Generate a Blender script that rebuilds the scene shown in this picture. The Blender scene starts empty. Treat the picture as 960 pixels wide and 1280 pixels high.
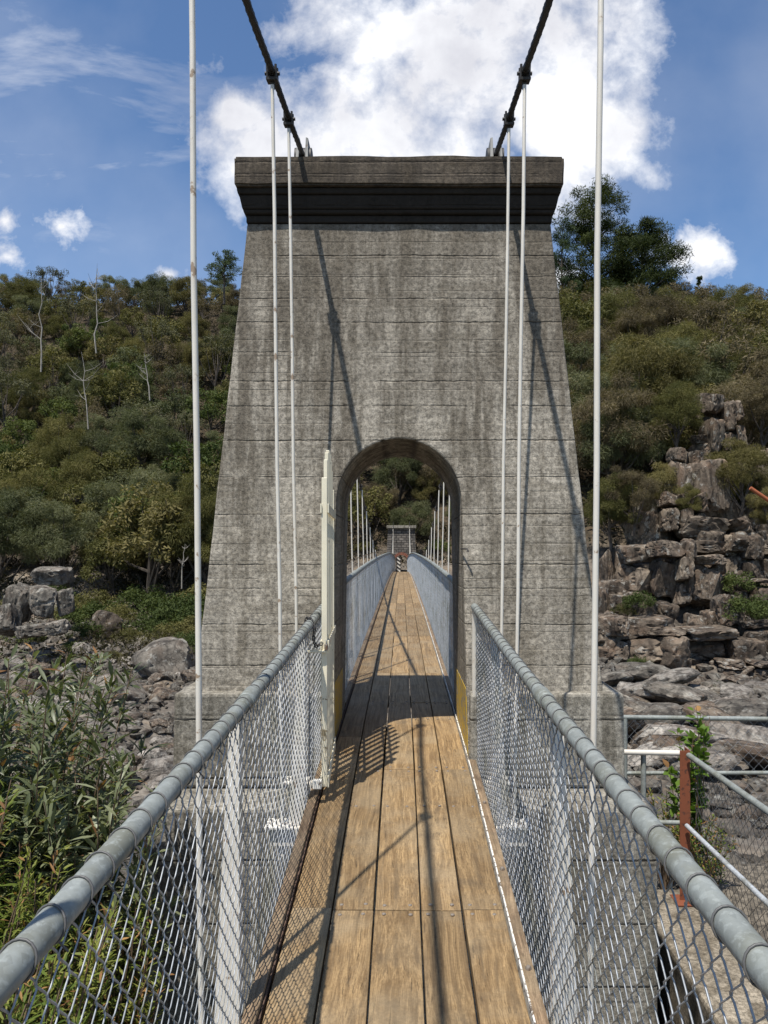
import bpy, bmesh, math, random
import numpy as np
from mathutils import Vector, Matrix, noise
R = math.radians
random.seed(7)
SC = bpy.context.scene
COL = SC.collection

# ------------------------------------------------------------------ camera, sky, sun, exposure
E = 1.34                       # eye height above the deck level at the tower
F, HZ, VX = 924.0, 690.0, 499.5
cd = bpy.data.cameras.new('camera'); cam = bpy.data.objects.new('camera', cd); COL.objects.link(cam)
cam.location = (0.017, 0.0, E); cam.rotation_euler = (R(90), 0, 0)
cd.sensor_fit = 'VERTICAL'; cd.sensor_height = 36.0; cd.sensor_width = 27.0
cd.lens = F / 1280 * 36.0
cd.shift_y = (HZ - 640) / 1280.0; cd.shift_x = -(VX + 2.5 - 480) / 1280.0
cd.clip_start = 0.02; cd.clip_end = 3000
SC.camera = cam

TRAVEL = Vector((0.216, 0.40, -1.0)).normalized()          # the way the sunlight travels
SUN_STRENGTH, SKY_STRENGTH, EXPOSURE = 5.0, 0.10, 0.32
sl = bpy.data.lights.new('sun', 'SUN'); sl.energy = SUN_STRENGTH; sl.angle = R(0.5); sl.color = (1.0, 0.955, 0.88)
so = bpy.data.objects.new('sun', sl); COL.objects.link(so)
so.rotation_euler = TRAVEL.to_track_quat('-Z', 'Y').to_euler()
so.location = (-5, -8, 25)

W = bpy.data.worlds.new('World'); SC.world = W; W.use_nodes = True
wn, wl = W.node_tree.nodes, W.node_tree.links
wn.clear()
out = wn.new('ShaderNodeOutputWorld'); bg = wn.new('ShaderNodeBackground')
sky = wn.new('ShaderNodeTexSky'); sky.sky_type = 'NISHITA'; sky.sun_disc = False
sky.sun_elevation = math.asin(-TRAVEL.z)
sky.sun_rotation = math.atan2(-TRAVEL.x, -TRAVEL.y)
sky.air_density = 1.0; sky.dust_density = 0.25; sky.ozone_density = 2.2; sky.altitude = 200
bg.inputs['Strength'].default_value = SKY_STRENGTH
def wmath(op, a, b=None, c=None, clamp=False):
    n = wn.new('ShaderNodeMath'); n.operation = op; n.use_clamp = clamp
    for i, v in enumerate((a, b, c)):
        if v is None: continue
        if isinstance(v, (int, float)): n.inputs[i].default_value = v
        else: wl.new(v, n.inputs[i])
    return n.outputs[0]
tc = wn.new('ShaderNodeTexCoord'); sep = wn.new('ShaderNodeSeparateXYZ'); wl.new(tc.outputs['Generated'], sep.inputs[0])
X, Y, Z = sep.outputs
yc = wmath('MAXIMUM', wmath('ABSOLUTE', Y), 0.02)
U = wmath('DIVIDE', X, yc); V = wmath('DIVIDE', Z, yc)
cmb = wn.new('ShaderNodeCombineXYZ'); wl.new(U, cmb.inputs[0]); wl.new(V, cmb.inputs[1])
def wnoise(scale, detail=8, rough=0.58, dist=0.0, off=(0, 0, 0)):
    mp = wn.new('ShaderNodeMapping'); wl.new(cmb.outputs[0], mp.inputs[0]); mp.inputs['Location'].default_value = off
    n = wn.new('ShaderNodeTexNoise'); wl.new(mp.outputs[0], n.inputs['Vector'])
    n.inputs['Scale'].default_value = scale; n.inputs['Detail'].default_value = detail
    n.inputs['Roughness'].default_value = rough; n.inputs['Distortion'].default_value = dist
    return n.outputs['Fac']
def cpx(px, py): return ((px - VX) / F, (HZ - py) / F)
n1 = wnoise(5.5, 10, 0.60, 0.15); n2 = wnoise(16, 8, 0.62, 0.2, (3, 1, 2)); n3 = wnoise(2.6, 6, 0.5, 0.0, (7, 7, 0))
def blob(px, py, rx, ry, edge=1.0, soft=0.5):
    u0, v0 = cpx(px, py)
    a = wmath('DIVIDE', wmath('SUBTRACT', U, u0), rx / F); b = wmath('DIVIDE', wmath('SUBTRACT', V, v0), ry / F)
    d = wmath('SQRT', wmath('ADD', wmath('MULTIPLY', a, a), wmath('MULTIPLY', b, b)))
    return wmath('SUBTRACT', 1.0, d)
def wmax(*a):
    r = a[0]
    for b in a[1:]: r = wmath('SMOOTH_MAX', r, b, 0.12)
    return r
big = wmax(blob(605, 60, 235, 190), blob(440, 165, 140, 105), blob(700, 160, 120, 110), blob(335, 180, 88, 66), blob(300, 145, 50, 34), blob(520, 230, 180, 70),
           blob(480, -120, 260, 130))
field = wmath('ADD', big, wmath('MULTIPLY', wmath('SUBTRACT', n1, 0.5), 2.9))
field = wmath('ADD', field, wmath('MULTIPLY', wmath('SUBTRACT', n2, 0.5), 1.3))
m_big = wmath('MULTIPLY', wmath('SUBTRACT', field, -0.10), 1.35, None, True)
small = wmax(blob(862, 318, 60, 42), blob(78, 282, 38, 26), blob(8, 320, 30, 24), blob(212, 343, 24, 14), blob(2, 275, 22, 16),
             blob(100, 590, 5, 5), blob(700, 350, 40, 40))
fs = wmath('ADD', small, wmath('MULTIPLY', wmath('SUBTRACT', n2, 0.5), 4.2))
m_small = wmath('MULTIPLY', wmath('SUBTRACT', fs, 0.05), 0.95, None, True)
# thin high streaks
mp = wn.new('ShaderNodeMapping'); wl.new(cmb.outputs[0], mp.inputs[0]); mp.inputs['Rotation'].default_value = (0, 0, R(28)); mp.inputs['Scale'].default_value = (1.1, 3.6, 1)
ns = wn.new('ShaderNodeTexNoise'); wl.new(mp.outputs[0], ns.inputs['Vector']); ns.inputs['Scale'].default_value = 2.6; ns.inputs['Detail'].default_value = 9; ns.inputs['Roughness'].default_value = 0.6; ns.inputs['Distortion'].default_value = 0.4
streak = wmath('MULTIPLY', wmath('SUBTRACT', ns.outputs['Fac'], 0.47), 3.0, None, True)
st_mask = wmath('MULTIPLY', wmax(blob(60, 140, 330, 260), blob(250, -30, 220, 90)), 1.5, None, True)
m_st = wmath('MULTIPLY', wmath('MULTIPLY', streak, st_mask), 0.8)
veil = wmath('MULTIPLY', wmath('SUBTRACT', n3, 0.42), 0.55, None, True)
mask = wmath('MAXIMUM', wmath('MAXIMUM', m_big, m_small), wmath('MAXIMUM', m_st, veil))
up = wmath('MULTIPLY', V, 12.0, None, True)
mask = wmath('MULTIPLY', mask, up)
shade = wmath('MULTIPLY_ADD', wnoise(4.2, 8, 0.55, 0.2, (2, 8, 1)), -1.5, 1.72)
shade2 = wmath('MULTIPLY_ADD', wnoise(9, 7, 0.6, 0.3, (1, 5, 0)), -1.0, 1.48)
sh = wmath('MULTIPLY', shade, shade2)
sh = wmath('MINIMUM', wmath('MAXIMUM', wmath('MULTIPLY_ADD', sh, 0.75, 0.25), 0.72), 1.06)
cc = wn.new('ShaderNodeCombineColor')
CL = 8.6
wl.new(wmath('MULTIPLY', sh, CL * 0.975), cc.inputs[0]); wl.new(wmath('MULTIPLY', sh, CL * 0.985), cc.inputs[1])
wl.new(wmath('MULTIPLY_ADD', sh, CL * 0.90, CL * 0.12), cc.inputs[2])
tint = wn.new('ShaderNodeMix'); tint.data_type = 'RGBA'; tint.blend_type = 'MULTIPLY'; tint.inputs['Factor'].default_value = 1.0
wl.new(sky.outputs[0], tint.inputs['A']); tint.inputs['B'].default_value = (0.90, 1.04, 1.17, 1)
mx = wn.new('ShaderNodeMix'); mx.data_type = 'RGBA'
wl.new(mask, mx.inputs['Factor']); wl.new(tint.outputs['Result'], mx.inputs['A']); wl.new(cc.outputs[0], mx.inputs['B'])
wl.new(mx.outputs['Result'], bg.inputs['Color']); wl.new(bg.outputs[0], out.inputs['Surface'])
W.cycles.sampling_method = 'MANUAL'; W.cycles.sample_map_resolution = 256

vs = SC.view_settings; vs.view_transform = 'Standard'; vs.look = 'None'; vs.exposure = EXPOSURE; vs.gamma = 1.0; vs.use_curve_mapping = False
SC.render.engine = 'CYCLES'
SC.cycles.max_bounces = 5; SC.cycles.diffuse_bounces = 3; SC.cycles.glossy_bounces = 2; SC.cycles.transparent_max_bounces = 4

# ------------------------------------------------------------------ helpers
def at(px, py, d):
    return Vector(((px - VX) / F * d, d, E + (HZ - py) / F * d))
def lerp(a, b, t): return a + (b - a) * t
def sstep(a, b, x):
    t = min(1.0, max(0.0, (x - a) / (b - a))); return t * t * (3 - 2 * t)
def hermite(pts):
    xs = [p[0] for p in pts]; ys = [p[1] for p in pts]; n = len(xs)
    d = [(ys[i + 1] - ys[i]) / (xs[i + 1] - xs[i]) for i in range(n - 1)]
    m = [d[0]] + [(0 if d[i - 1] * d[i] <= 0 else 2 * d[i - 1] * d[i] / (d[i - 1] + d[i])) for i in range(1, n - 1)] + [d[-1]]
    def f(x):
        if x <= xs[0]: return ys[0] + m[0] * (x - xs[0])
        if x >= xs[-1]: return ys[-1] + m[-1] * (x - xs[-1])
        i = 0
        while x > xs[i + 1]: i += 1
        h = xs[i + 1] - xs[i]; t = (x - xs[i]) / h
        return ((2*t**3 - 3*t**2 + 1) * ys[i] + (t**3 - 2*t**2 + t) * h * m[i] + (-2*t**3 + 3*t**2) * ys[i + 1] + (t**3 - t**2) * h * m[i + 1])
    return f
def tag(o, label=None, cat=None, group=None, kind=None):
    if label: o['label'] = label
    if cat: o['category'] = cat
    if group: o['group'] = group
    if kind: o['kind'] = kind
    return o
def empty(name, loc=(0, 0, 0), rz=0.0, scale=(1, 1, 1)):
    o = bpy.data.objects.new(name, None); COL.objects.link(o); o.empty_display_size = 0.2
    o.location = loc; o.rotation_euler = (0, 0, rz); o.scale = scale
    return o
class MB:
    """collects geometry in world or local coordinates; build() links it as one object"""
    def __init__(s): s.v = []; s.f = []; s.sm = []
    def add(s, vs, fs, smooth=False):
        b = len(s.v); s.v.extend([tuple(v) for v in vs]); s.f.extend([tuple(b + i for i in f) for f in fs]); s.sm.extend([smooth] * len(fs)); return s
    def box(s, c, size, rot=None):
        hx, hy, hz = size[0] / 2, size[1] / 2, size[2] / 2
        vs = [Vector((x, y, z)) for x in (-hx, hx) for y in (-hy, hy) for z in (-hz, hz)]
        if rot is not None: vs = [rot @ v for v in vs]
        vs = [v + Vector(c) for v in vs]
        return s.add(vs, [(0, 1, 3, 2), (4, 6, 7, 5), (0, 4, 5, 1), (2, 3, 7, 6), (0, 2, 6, 4), (1, 5, 7, 3)])
    def tube(s, pts, r, n=8, caps=True, lobes=0, lobe_d=0.0, twist=0.0, smooth=True):
        pts = [Vector(p) for p in pts]; rs = r if isinstance(r, (list, tuple)) else [r] * len(pts)
        tan = []
        for i in range(len(pts)):
            t = pts[min(i + 1, len(pts) - 1)] - pts[max(i - 1, 0)]
            tan.append(t.normalized() if t.length > 1e-9 else Vector((0, 0, 1)))
        ref = Vector((0, 0, 1)) if abs(tan[0].z) < 0.9 else Vector((1, 0, 0))
        u = tan[0].cross(ref).normalized(); vs = []; L = 0.0
        for i, p in enumerate(pts):
            if i: L += (p - pts[i - 1]).length
            u = (u - tan[i] * u.dot(tan[i])); u = u.normalized() if u.length > 1e-6 else tan[i].orthogonal().normalized()
            w = tan[i].cross(u)
            for k in range(n):
                a = 2 * math.pi * k / n
                rr = rs[i] * (1 + (lobe_d * math.cos(lobes * a + twist * L) if lobes else 0))
                vs.append(p + (u * math.cos(a) + w * math.sin(a)) * rr)
        fs = [(i * n + k, i * n + (k + 1) % n, (i + 1) * n + (k + 1) % n, (i + 1) * n + k) for i in range(len(pts) - 1) for k in range(n)]
        s.add(vs, fs, smooth)
        if caps: s.add(vs[:n], [tuple(range(n))[::-1]]); s.add(vs[-n:], [tuple(range(n))])
        return s
    def build(s, name, mat, parent=None, bevel=0.0, seg=2):
        me = bpy.data.meshes.new(name); me.from_pydata(s.v, [], s.f); me.validate()
        if len(me.polygons) == len(s.sm): me.polygons.foreach_set('use_smooth', s.sm)
        me.materials.append(mat)
        o = bpy.data.objects.new(name, me); COL.objects.link(o)
        if parent is not None: o.parent = parent; o.matrix_parent_inverse = Matrix.Identity(4)
        if bevel:
            bm = bmesh.new(); bm.from_mesh(me); bmesh.ops.remove_doubles(bm, verts=bm.verts, dist=1e-5); bmesh.ops.recalc_face_normals(bm, faces=bm.faces)
            bm.to_mesh(me); bm.free()
            md = o.modifiers.new('edge', 'BEVEL'); md.width = bevel; md.segments = seg; md.limit_method = 'ANGLE'; md.angle_limit = R(35)
        return o
def copy_tree(o, parent=None):
    c = o.copy(); COL.objects.link(c); c.parent = parent
    for ch in list(o.children): copy_tree(ch, c)
    return c
def big_mesh(name, verts, faces_n, nper, mat, smooth=False, tone=None):
    """verts: (N,3) float array; faces_n faces of nper corners, each using consecutive vertices"""
    me = bpy.data.meshes.new(name)
    me.vertices.add(len(verts)); me.vertices.foreach_set('co', np.asarray(verts, dtype=np.float32).ravel())
    me.loops.add(faces_n * nper); me.loops.foreach_set('vertex_index', np.arange(faces_n * nper, dtype=np.int32))
    me.polygons.add(faces_n); me.polygons.foreach_set('loop_start', np.arange(0, faces_n * nper, nper, dtype=np.int32))
    me.update(calc_edges=True)
    if tone is not None:
        a = me.attributes.new('tone', 'FLOAT', 'POINT'); a.data.foreach_set('value', np.asarray(tone, dtype=np.float32))
    me.materials.append(mat)
    return me

# ------------------------------------------------------------------ materials
class Mt:
    def __init__(s, name):
        s.m = bpy.data.materials.new(name); s.m.use_nodes = True; s.n = s.m.node_tree.nodes; s.l = s.m.node_tree.links
        s.b = s.n['Principled BSDF']; s._tc = None
    def tc(s, kind='Object'):
        if s._tc is None: s._tc = s.n.new('ShaderNodeTexCoord')
        return s._tc.outputs[kind]
    def mapv(s, src, scale=(1, 1, 1), loc=(0, 0, 0), rot=(0, 0, 0)):
        n = s.n.new('ShaderNodeMapping'); s.l.new(src, n.inputs[0]); n.inputs['Scale'].default_value = scale; n.inputs['Location'].default_value = loc; n.inputs['Rotation'].default_value = rot
        return n.outputs[0]
    def noise(s, src, scale, detail=6, rough=0.55, dist=0.0, out='Fac'):
        n = s.n.new('ShaderNodeTexNoise'); s.l.new(src, n.inputs['Vector']); n.inputs['Scale'].default_value = scale; n.inputs['Detail'].default_value = detail
        n.inputs['Roughness'].default_value = rough; n.inputs['Distortion'].default_value = dist; return n.outputs[out]
    def vor(s, src, scale, feature='F1', out='Distance', rnd=1.0):
        n = s.n.new('ShaderNodeTexVoronoi'); n.feature = feature; s.l.new(src, n.inputs['Vector']); n.inputs['Scale'].default_value = scale; n.inputs['Randomness'].default_value = rnd; return n.outputs[out]
    def math(s, op, a, b=None, c=None, clamp=False):
        n = s.n.new('ShaderNodeMath'); n.operation = op; n.use_clamp = clamp
        for i, v in enumerate((a, b, c)):
            if v is None: continue
            if isinstance(v, (int, float)): n.inputs[i].default_value = v
            else: s.l.new(v, n.inputs[i])
        return n.outputs[0]
    def ramp(s, fac, stops, interp='LINEAR'):
        n = s.n.new('ShaderNodeValToRGB'); s.l.new(fac, n.inputs[0]); cr = n.color_ramp; cr.interpolation = interp
        while len(cr.elements) < len(stops): cr.elements.new(0.5)
        for e, (p, c) in zip(cr.elements, stops):
            e.position = p; e.color = (c, c, c, 1) if isinstance(c, (int, float)) else (*c, 1)
        return n.outputs[0]
    def mix(s, fac, a, b, blend='MIX'):
        n = s.n.new('ShaderNodeMix'); n.data_type = 'RGBA'; n.blend_type = blend
        for k, v in (('Factor', fac), ('A', a), ('B', b)):
            if isinstance(v, (int, float)): n.inputs[k].default_value = v if k == 'Factor' else (v, v, v, 1)
            elif isinstance(v, tuple): n.inputs[k].default_value = (*v, 1)
            else: s.l.new(v, n.inputs[k])
        return n.outputs['Result']
    def bump(s, h, strength=0.5, dist=0.01, prev=None):
        n = s.n.new('ShaderNodeBump'); n.inputs['Strength'].default_value = strength; n.inputs['Distance'].default_value = dist; s.l.new(h, n.inputs['Height'])
        if prev is not None: s.l.new(prev, n.inputs['Normal'])
        return n.outputs[0]
    def sep(s, src):
        n = s.n.new('ShaderNodeSeparateXYZ'); s.l.new(src, n.inputs[0]); return n.outputs
    def comb(s, x, y, z):
        n = s.n.new('ShaderNodeCombineXYZ')
        for i, v in enumerate((x, y, z)):
            if isinstance(v, (int, float)): n.inputs[i].default_value = v
            else: s.l.new(v, n.inputs[i])
        return n.outputs[0]
    def rand(s): return s.n.new('ShaderNodeObjectInfo').outputs['Random']
    def attr(s, name): n = s.n.new('ShaderNodeAttribute'); n.attribute_name = name; return n.outputs['Fac']
    def fin(s, col, rough=0.8, metal=0.0, normal=None, spec=None):
        if isinstance(col, tuple): s.b.inputs['Base Color'].default_value = (*col, 1)
        else: s.l.new(col, s.b.inputs['Base Color'])
        if isinstance(rough, (int, float)): s.b.inputs['Roughness'].default_value = rough
        else: s.l.new(rough, s.b.inputs['Roughness'])
        s.b.inputs['Metallic'].default_value = metal
        if spec is not None: s.b.inputs['Specular IOR Level'].default_value = spec
        if normal is not None: s.l.new(normal, s.b.inputs['Normal'])
        return s.m

def concrete(name, tint=(0.300, 0.270, 0.222), dark=0.0, lines=None, lifts=0.372, boards=0.115, stain=0.0):
    m = Mt(name); p = m.tc('Object'); x, y, z = m.sep(p)
    T = lambda k: tuple(min(1.0, t * k) for t in tint); TB = lambda k: (tint[0] * k * 1.04, tint[1] * k, tint[2] * k * 0.93)
    wob = m.noise(p, 1.7, 4); wob2 = m.noise(p, 16, 6, 0.7)
    hz = m.math('ADD', z, m.math('MULTIPLY', m.math('SUBTRACT', wob, 0.5), 0.02))
    hz2 = m.math('ADD', hz, m.math('MULTIPLY', m.math('SUBTRACT', wob2, 0.5), 0.022))
    bfr = m.math('FRACT', m.math('DIVIDE', hz, boards)); bid = m.math('FLOOR', m.math('DIVIDE', hz, boards))
    wn_ = m.n.new('ShaderNodeTexWhiteNoise'); wn_.noise_dimensions = '1D'; m.l.new(bid, wn_.inputs['W'])
    bline = m.ramp(bfr, [(0.0, 1), (0.06, 0.0), (0.94, 0.0), (1.0, 1)])
    brk = m.ramp(m.noise(m.mapv(p, (2.6, 2.6, 1.2)), 1.3, 6, 0.68), [(0.42, 0.08), (0.55, 1)])
    if lines is None:
        lfr = m.math('FRACT', m.math('DIVIDE', hz2, lifts)); lline = m.ramp(lfr, [(0.0, 1), (0.016, 0.35), (0.035, 0.0), (0.988, 0.0), (1.0, 1)])
    else:   # pour joints at uneven heights, each with its own strength
        lline = None
        for zi, k in lines:
            d = m.math('ABSOLUTE', m.math('SUBTRACT', hz2, zi)); g_ = m.math('MULTIPLY', m.math('SUBTRACT', 1.0, m.math('DIVIDE', d, 0.0075), None, True), k)
            lline = g_ if lline is None else m.math('MAXIMUM', lline, g_)
    lift = m.math('MULTIPLY', lline, brk)
    A = m.noise(p, 1.1, 10, 0.62, 0.4); B = m.noise(p, 4.5, 10, 0.68, 0.3); G = m.noise(p, 42, 8, 0.72); P = m.noise(p, 150, 3, 0.6)
    V1 = m.noise(m.mapv(p, (4.5, 4.5, 0.28)), 1.6, 8, 0.66, 0.2); V2 = m.noise(m.mapv(p, (16, 16, 0.7)), 1.6, 8, 0.68); H1 = m.noise(m.mapv(p, (1.3, 1.3, 9)), 1.4, 9, 0.66, 0.3)
    H2 = m.noise(m.mapv(p, (1.6, 1.6, 24), (1, 9, 4)), 1.5, 8, 0.66, 0.25)
    mixn = m.math('ADD', m.math('ADD', m.math('MULTIPLY', A, 0.30), m.math('MULTIPLY', B, 0.18)), m.math('ADD', m.math('MULTIPLY', V2, 0.24), m.math('MULTIPLY', H2, 0.28)))
    c = m.ramp(mixn, [(0.39, TB(0.46)), (0.47, T(0.82)), (0.53, T(1.05)), (0.61, T(1.42))])
    c = m.mix(m.ramp(V1, [(0.47, 0), (0.57, 0.78)]), c, TB(0.44))
    c = m.mix(m.ramp(H1, [(0.52, 0), (0.64, 0.5)]), c, TB(0.58))
    c = m.mix(m.ramp(m.noise(m.mapv(p, (2, 2, 4), (7, 1, 3)), 1.7, 9, 0.7), [(0.55, 0), (0.66, 0.5)]), c, T(1.5))
    c = m.mix(m.math('MULTIPLY', wn_.outputs[0], 0.14), c, TB(0.6))
    if stain:
        stn = m.math('ADD', m.math('MULTIPLY', z, 0.30), m.math('MULTIPLY', m.math('SUBTRACT', V1, 0.5), 2.2)); stn = m.math('ADD', stn, m.math('MULTIPLY', m.math('SUBTRACT', B, 0.5), 0.8))
        c = m.mix(m.ramp(stn, [(0.50, 0.0), (1.0, stain)]), c, (0.075, 0.062, 0.047))
    c = m.mix(1.0, c, m.ramp(G, [(0.37, 0.52), (0.63, 1.42)]), 'MULTIPLY')
    c = m.mix(1.0, c, m.ramp(P, [(0.34, 0.45), (0.43, 1.03)]), 'MULTIPLY')
    c = m.mix(m.math('MULTIPLY', m.math('MULTIPLY', bline, brk), 0.32), c, TB(0.35))
    c = m.mix(m.math('MULTIPLY', lift, 0.72), c, (0.036, 0.031, 0.026))
    if dark: c = m.mix(m.ramp(m.math('ADD', m.math('MULTIPLY', B, 0.5), m.math('MULTIPLY', V2, 0.5)), [(0.40, dark * 0.35), (0.58, dark)]), c, (0.030, 0.026, 0.022))
    h = m.math('ADD', m.math('MULTIPLY', G, 0.5), m.math('MULTIPLY', P, 0.25)); h = m.math('ADD', h, m.math('MULTIPLY', B, 0.5))
    h = m.math('SUBTRACT', h, m.math('MULTIPLY', m.math('MULTIPLY', bline, brk), 0.25)); h = m.math('SUBTRACT', h, m.math('MULTIPLY', lift, 1.6)); h = m.math('ADD', h, m.math('MULTIPLY', wn_.outputs[0], 0.10))
    return m.fin(c, 0.92, normal=m.bump(h, 0.7, 0.012), spec=0.2)
_L = [((HZ - py) / F * dd + 1.34 + 0.1, k * 0.85) for py, dd, k in ((318, 5.04, 1), (345, 5.03, .35), (372, 5.01, .8), (402, 5.0, 1), (440, 4.98, .35), (476, 4.96, .8), (507, 4.95, .5), (550, 4.92, 1), (596, 4.9, .5), (643, 4.88, 1), (706, 4.85, .8), (736, 4.84, .35), (781, 4.82, 1), (832, 4.80, .8))]
M_conc = concrete('board_marked_concrete', lines=_L, stain=0.55)
M_cap = concrete('shade_and_soot_concrete', (0.034, 0.029, 0.024), dark=0.9, boards=0.13, lifts=0.19)  # near-black tint holds the shade under the fascia as well as soot
M_fascia = concrete('sooty_brown_concrete', (0.165, 0.134, 0.100), dark=0.72, boards=0.11, lines=[(4.06, .8), (3.98, .4)])
M_foot = concrete('footing_concrete', (0.27, 0.25, 0.21), boards=0.2, lifts=0.37)
M_slab = concrete('path_concrete', (0.25, 0.215, 0.165), boards=9, lifts=9)

def wood(name, base=(0.285, 0.190, 0.092), lo=(0.150, 0.094, 0.043), grime=0.0):
    m = Mt(name); p = m.tc('Object'); rnd = m.rand()
    off = m.comb(m.math('MULTIPLY', rnd, 37.0), m.math('MULTIPLY', rnd, 91.0), m.math('MULTIPLY', rnd, 13.0))
    va = m.n.new('ShaderNodeVectorMath'); va.operation = 'ADD'; m.l.new(p, va.inputs[0]); m.l.new(off, va.inputs[1]); q = va.outputs[0]
    warp = m.noise(m.mapv(q, (3.0, 0.9, 3)), 1.0, 3, 0.5, 0.0, 'Color')
    vw = m.n.new('ShaderNodeVectorMath'); vw.operation = 'MULTIPLY_ADD'; m.l.new(warp, vw.inputs[0]); vw.inputs[1].default_value = (0.11, 0.0, 0.11); m.l.new(q, vw.inputs[2])
    w = vw.outputs[0]
    g1 = m.noise(m.mapv(w, (60, 1.6, 60)), 1.0, 7, 0.6); g2 = m.noise(m.mapv(w, (240, 3.0, 240)), 1.0, 4, 0.6)
    crk = m.noise(m.mapv(w, (120, 0.9, 120), (5, 2, 1)), 1.0, 4, 0.6)
    bl = m.noise(q, 2.6, 6, 0.6); gr = m.noise(q, 90, 5, 0.7)
    c = m.ramp(g1, [(0.36, lo), (0.47, tuple((a + b) / 2 * 1.05 for a, b in zip(base, lo))), (0.55, base), (0.66, tuple(t * 1.25 for t in base))])
    c = m.mix(m.ramp(g2, [(0.47, 0), (0.58, 0.7)]), c, lo)
    c = m.mix(m.ramp(crk, [(0.63, 0), (0.68, 0.6)]), c, (0.035, 0.024, 0.015))
    c = m.mix(m.ramp(bl, [(0.45, 0), (0.62, 0.5)]), c, (0.29, 0.225, 0.140))
    c = m.mix(m.ramp(m.noise(q, 5.5, 6, 0.62), [(0.55 - grime * 0.2, 0), (0.70, 0.42 + grime * 0.4)]), c, (0.085, 0.066, 0.045))
    # knots
    ws = m.noise(m.mapv(w, (34, 0.35, 34), (2, 8, 1)), 1.0, 5, 0.62); c = m.mix(m.ramp(ws, [(0.53, 0), (0.62, 0.42)]), c, (0.105, 0.074, 0.043))
    kn = m.vor(m.mapv(w, (6.5, 1.5, 1)), 1.0); c = m.mix(m.ramp(kn, [(0.03, 0.8), (0.075, 0.0)]), c, (0.05, 0.03, 0.018))
    tone = m.math('MULTIPLY_ADD', rnd, 0.42, 0.79); c = m.mix(1.0, c, m.comb(tone, tone, tone), 'MULTIPLY')
    c = m.mix(1.0, c, m.ramp(gr, [(0.3, 0.82), (0.7, 1.15)]), 'MULTIPLY')
    h = m.math('ADD', m.math('MULTIPLY', g1, 0.7), m.math('MULTIPLY', g2, 0.5)); h = m.math('SUBTRACT', h, m.ramp(crk, [(0.63, 0), (0.69, 1.2)]))
    return m.fin(c, m.ramp(g1, [(0.3, 0.75), (0.7, 0.58)]), normal=m.bump(h, 0.5, 0.004), spec=0.35)
M_wood = wood('weathered_deck_timber'); M_kerb = wood('edge_timber', (0.23, 0.16, 0.10), (0.10, 0.065, 0.038), 0.5)

def painted(name, col, rough=0.5, chips=0.0, chipcol=(0.12, 0.07, 0.04), scale=1.0):
    m = Mt(name); p = m.tc('Object'); a = m.noise(p, 14 * scale, 8, 0.65); b = m.noise(p, 2.5, 4)
    c = m.ramp(b, [(0.3, tuple(t * 0.86 for t in col)), (0.7, tuple(min(1, t * 1.06) for t in col))])
    c = m.mix(m.ramp(m.noise(m.mapv(p, (1, 1, 0.3)), 30, 5, 0.7), [(0.5, 0), (0.8, 0.25)]), c, tuple(t * 0.55 for t in col))
    c = m.mix(m.ramp(m.noise(p, 7 * scale, 6, 0.7), [(0.56, 0), (0.68, 0.35)]), c, tuple(a_ * b_ for a_, b_ in zip(col, (0.62, 0.5, 0.38))))
    if chips: c = m.mix(m.ramp(a, [(0.66 - chips * 0.3, 0), (0.69 - chips * 0.3, 1)]), c, chipcol)
    return m.fin(c, rough, normal=m.bump(a, 0.15, 0.002))
M_white = painted('white_paint', (0.66, 0.615, 0.535), 0.45, 0.12, (0.30, 0.22, 0.15))
M_cream = painted('cream_paint', (0.72, 0.66, 0.50), 0.5, 0.12, (0.25, 0.2, 0.12))
M_angle = painted('flaking_white_paint', (0.72, 0.69, 0.62), 0.6, 0.42, (0.13, 0.10, 0.075), 3)
M_yellow = painted('yellow_paint', (0.50, 0.335, 0.045), 0.7, 0.45, (0.25, 0.22, 0.17))
M_rust = painted('rusty_steel', (0.19, 0.055, 0.022), 0.85, 0.3, (0.08, 0.028, 0.015), 2)
M_rustd = painted('dark_rusted_angle', (0.10, 0.06, 0.04), 0.8, 0.4, (0.03, 0.02, 0.015), 2)
M_orange = painted('orange_steel', (0.30, 0.085, 0.030), 0.7, 0.1)
M_dark = painted('dark_steel', (0.030, 0.027, 0.025), 0.6, 0.1, (0.07, 0.05, 0.04))
M_rope = painted('tarred_wire_rope', (0.022, 0.020, 0.019), 0.55)
M_bolt = painted('bolt_steel', (0.20, 0.17, 0.14), 0.55, 0.3)
M_bgrey = painted('saddle_casting', (0.22, 0.215, 0.20), 0.7, 0.2)
def galv(name, col=(0.25, 0.268, 0.252), rough=0.55, metal=0.15):
    m = Mt(name); p = m.tc('Object')
    s = m.ramp(m.vor(p, 70, 'F1', 'Color'), [(0.1, 0.3), (0.9, 1.3)]); a = m.noise(p, 9, 8, 0.65); sp = m.noise(p, 70, 4, 0.6)
    c = m.ramp(a, [(0.3, tuple(t * 0.72 for t in col)), (0.7, tuple(t * 1.18 for t in col))])
    c = m.mix(0.25, c, s, 'MULTIPLY'); c = m.mix(m.ramp(m.noise(p, 3.5, 7, 0.65), [(0.50, 0), (0.62, 0.7)]), c, (0.15, 0.15, 0.11))
    c = m.mix(m.ramp(sp, [(0.54, 0), (0.64, 0.45)]), c, tuple(min(1, t * 1.4) for t in col))
    return m.fin(c, m.ramp(a, [(0.3, rough + 0.15), (0.7, rough - 0.05)]), metal, m.bump(sp, 0.12, 0.001))
M_galv = galv('weathered_galvanised_pipe'); 
M_wire = galv('galvanised_wire', (0.36, 0.375, 0.39), 0.5, 0.45)
M_wirep = galv('pale_galvanised_wire', (0.50, 0.53, 0.56), 0.5, 0.3)  # paler copy of the wire, sunlit look of the far mesh put into the colour
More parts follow.
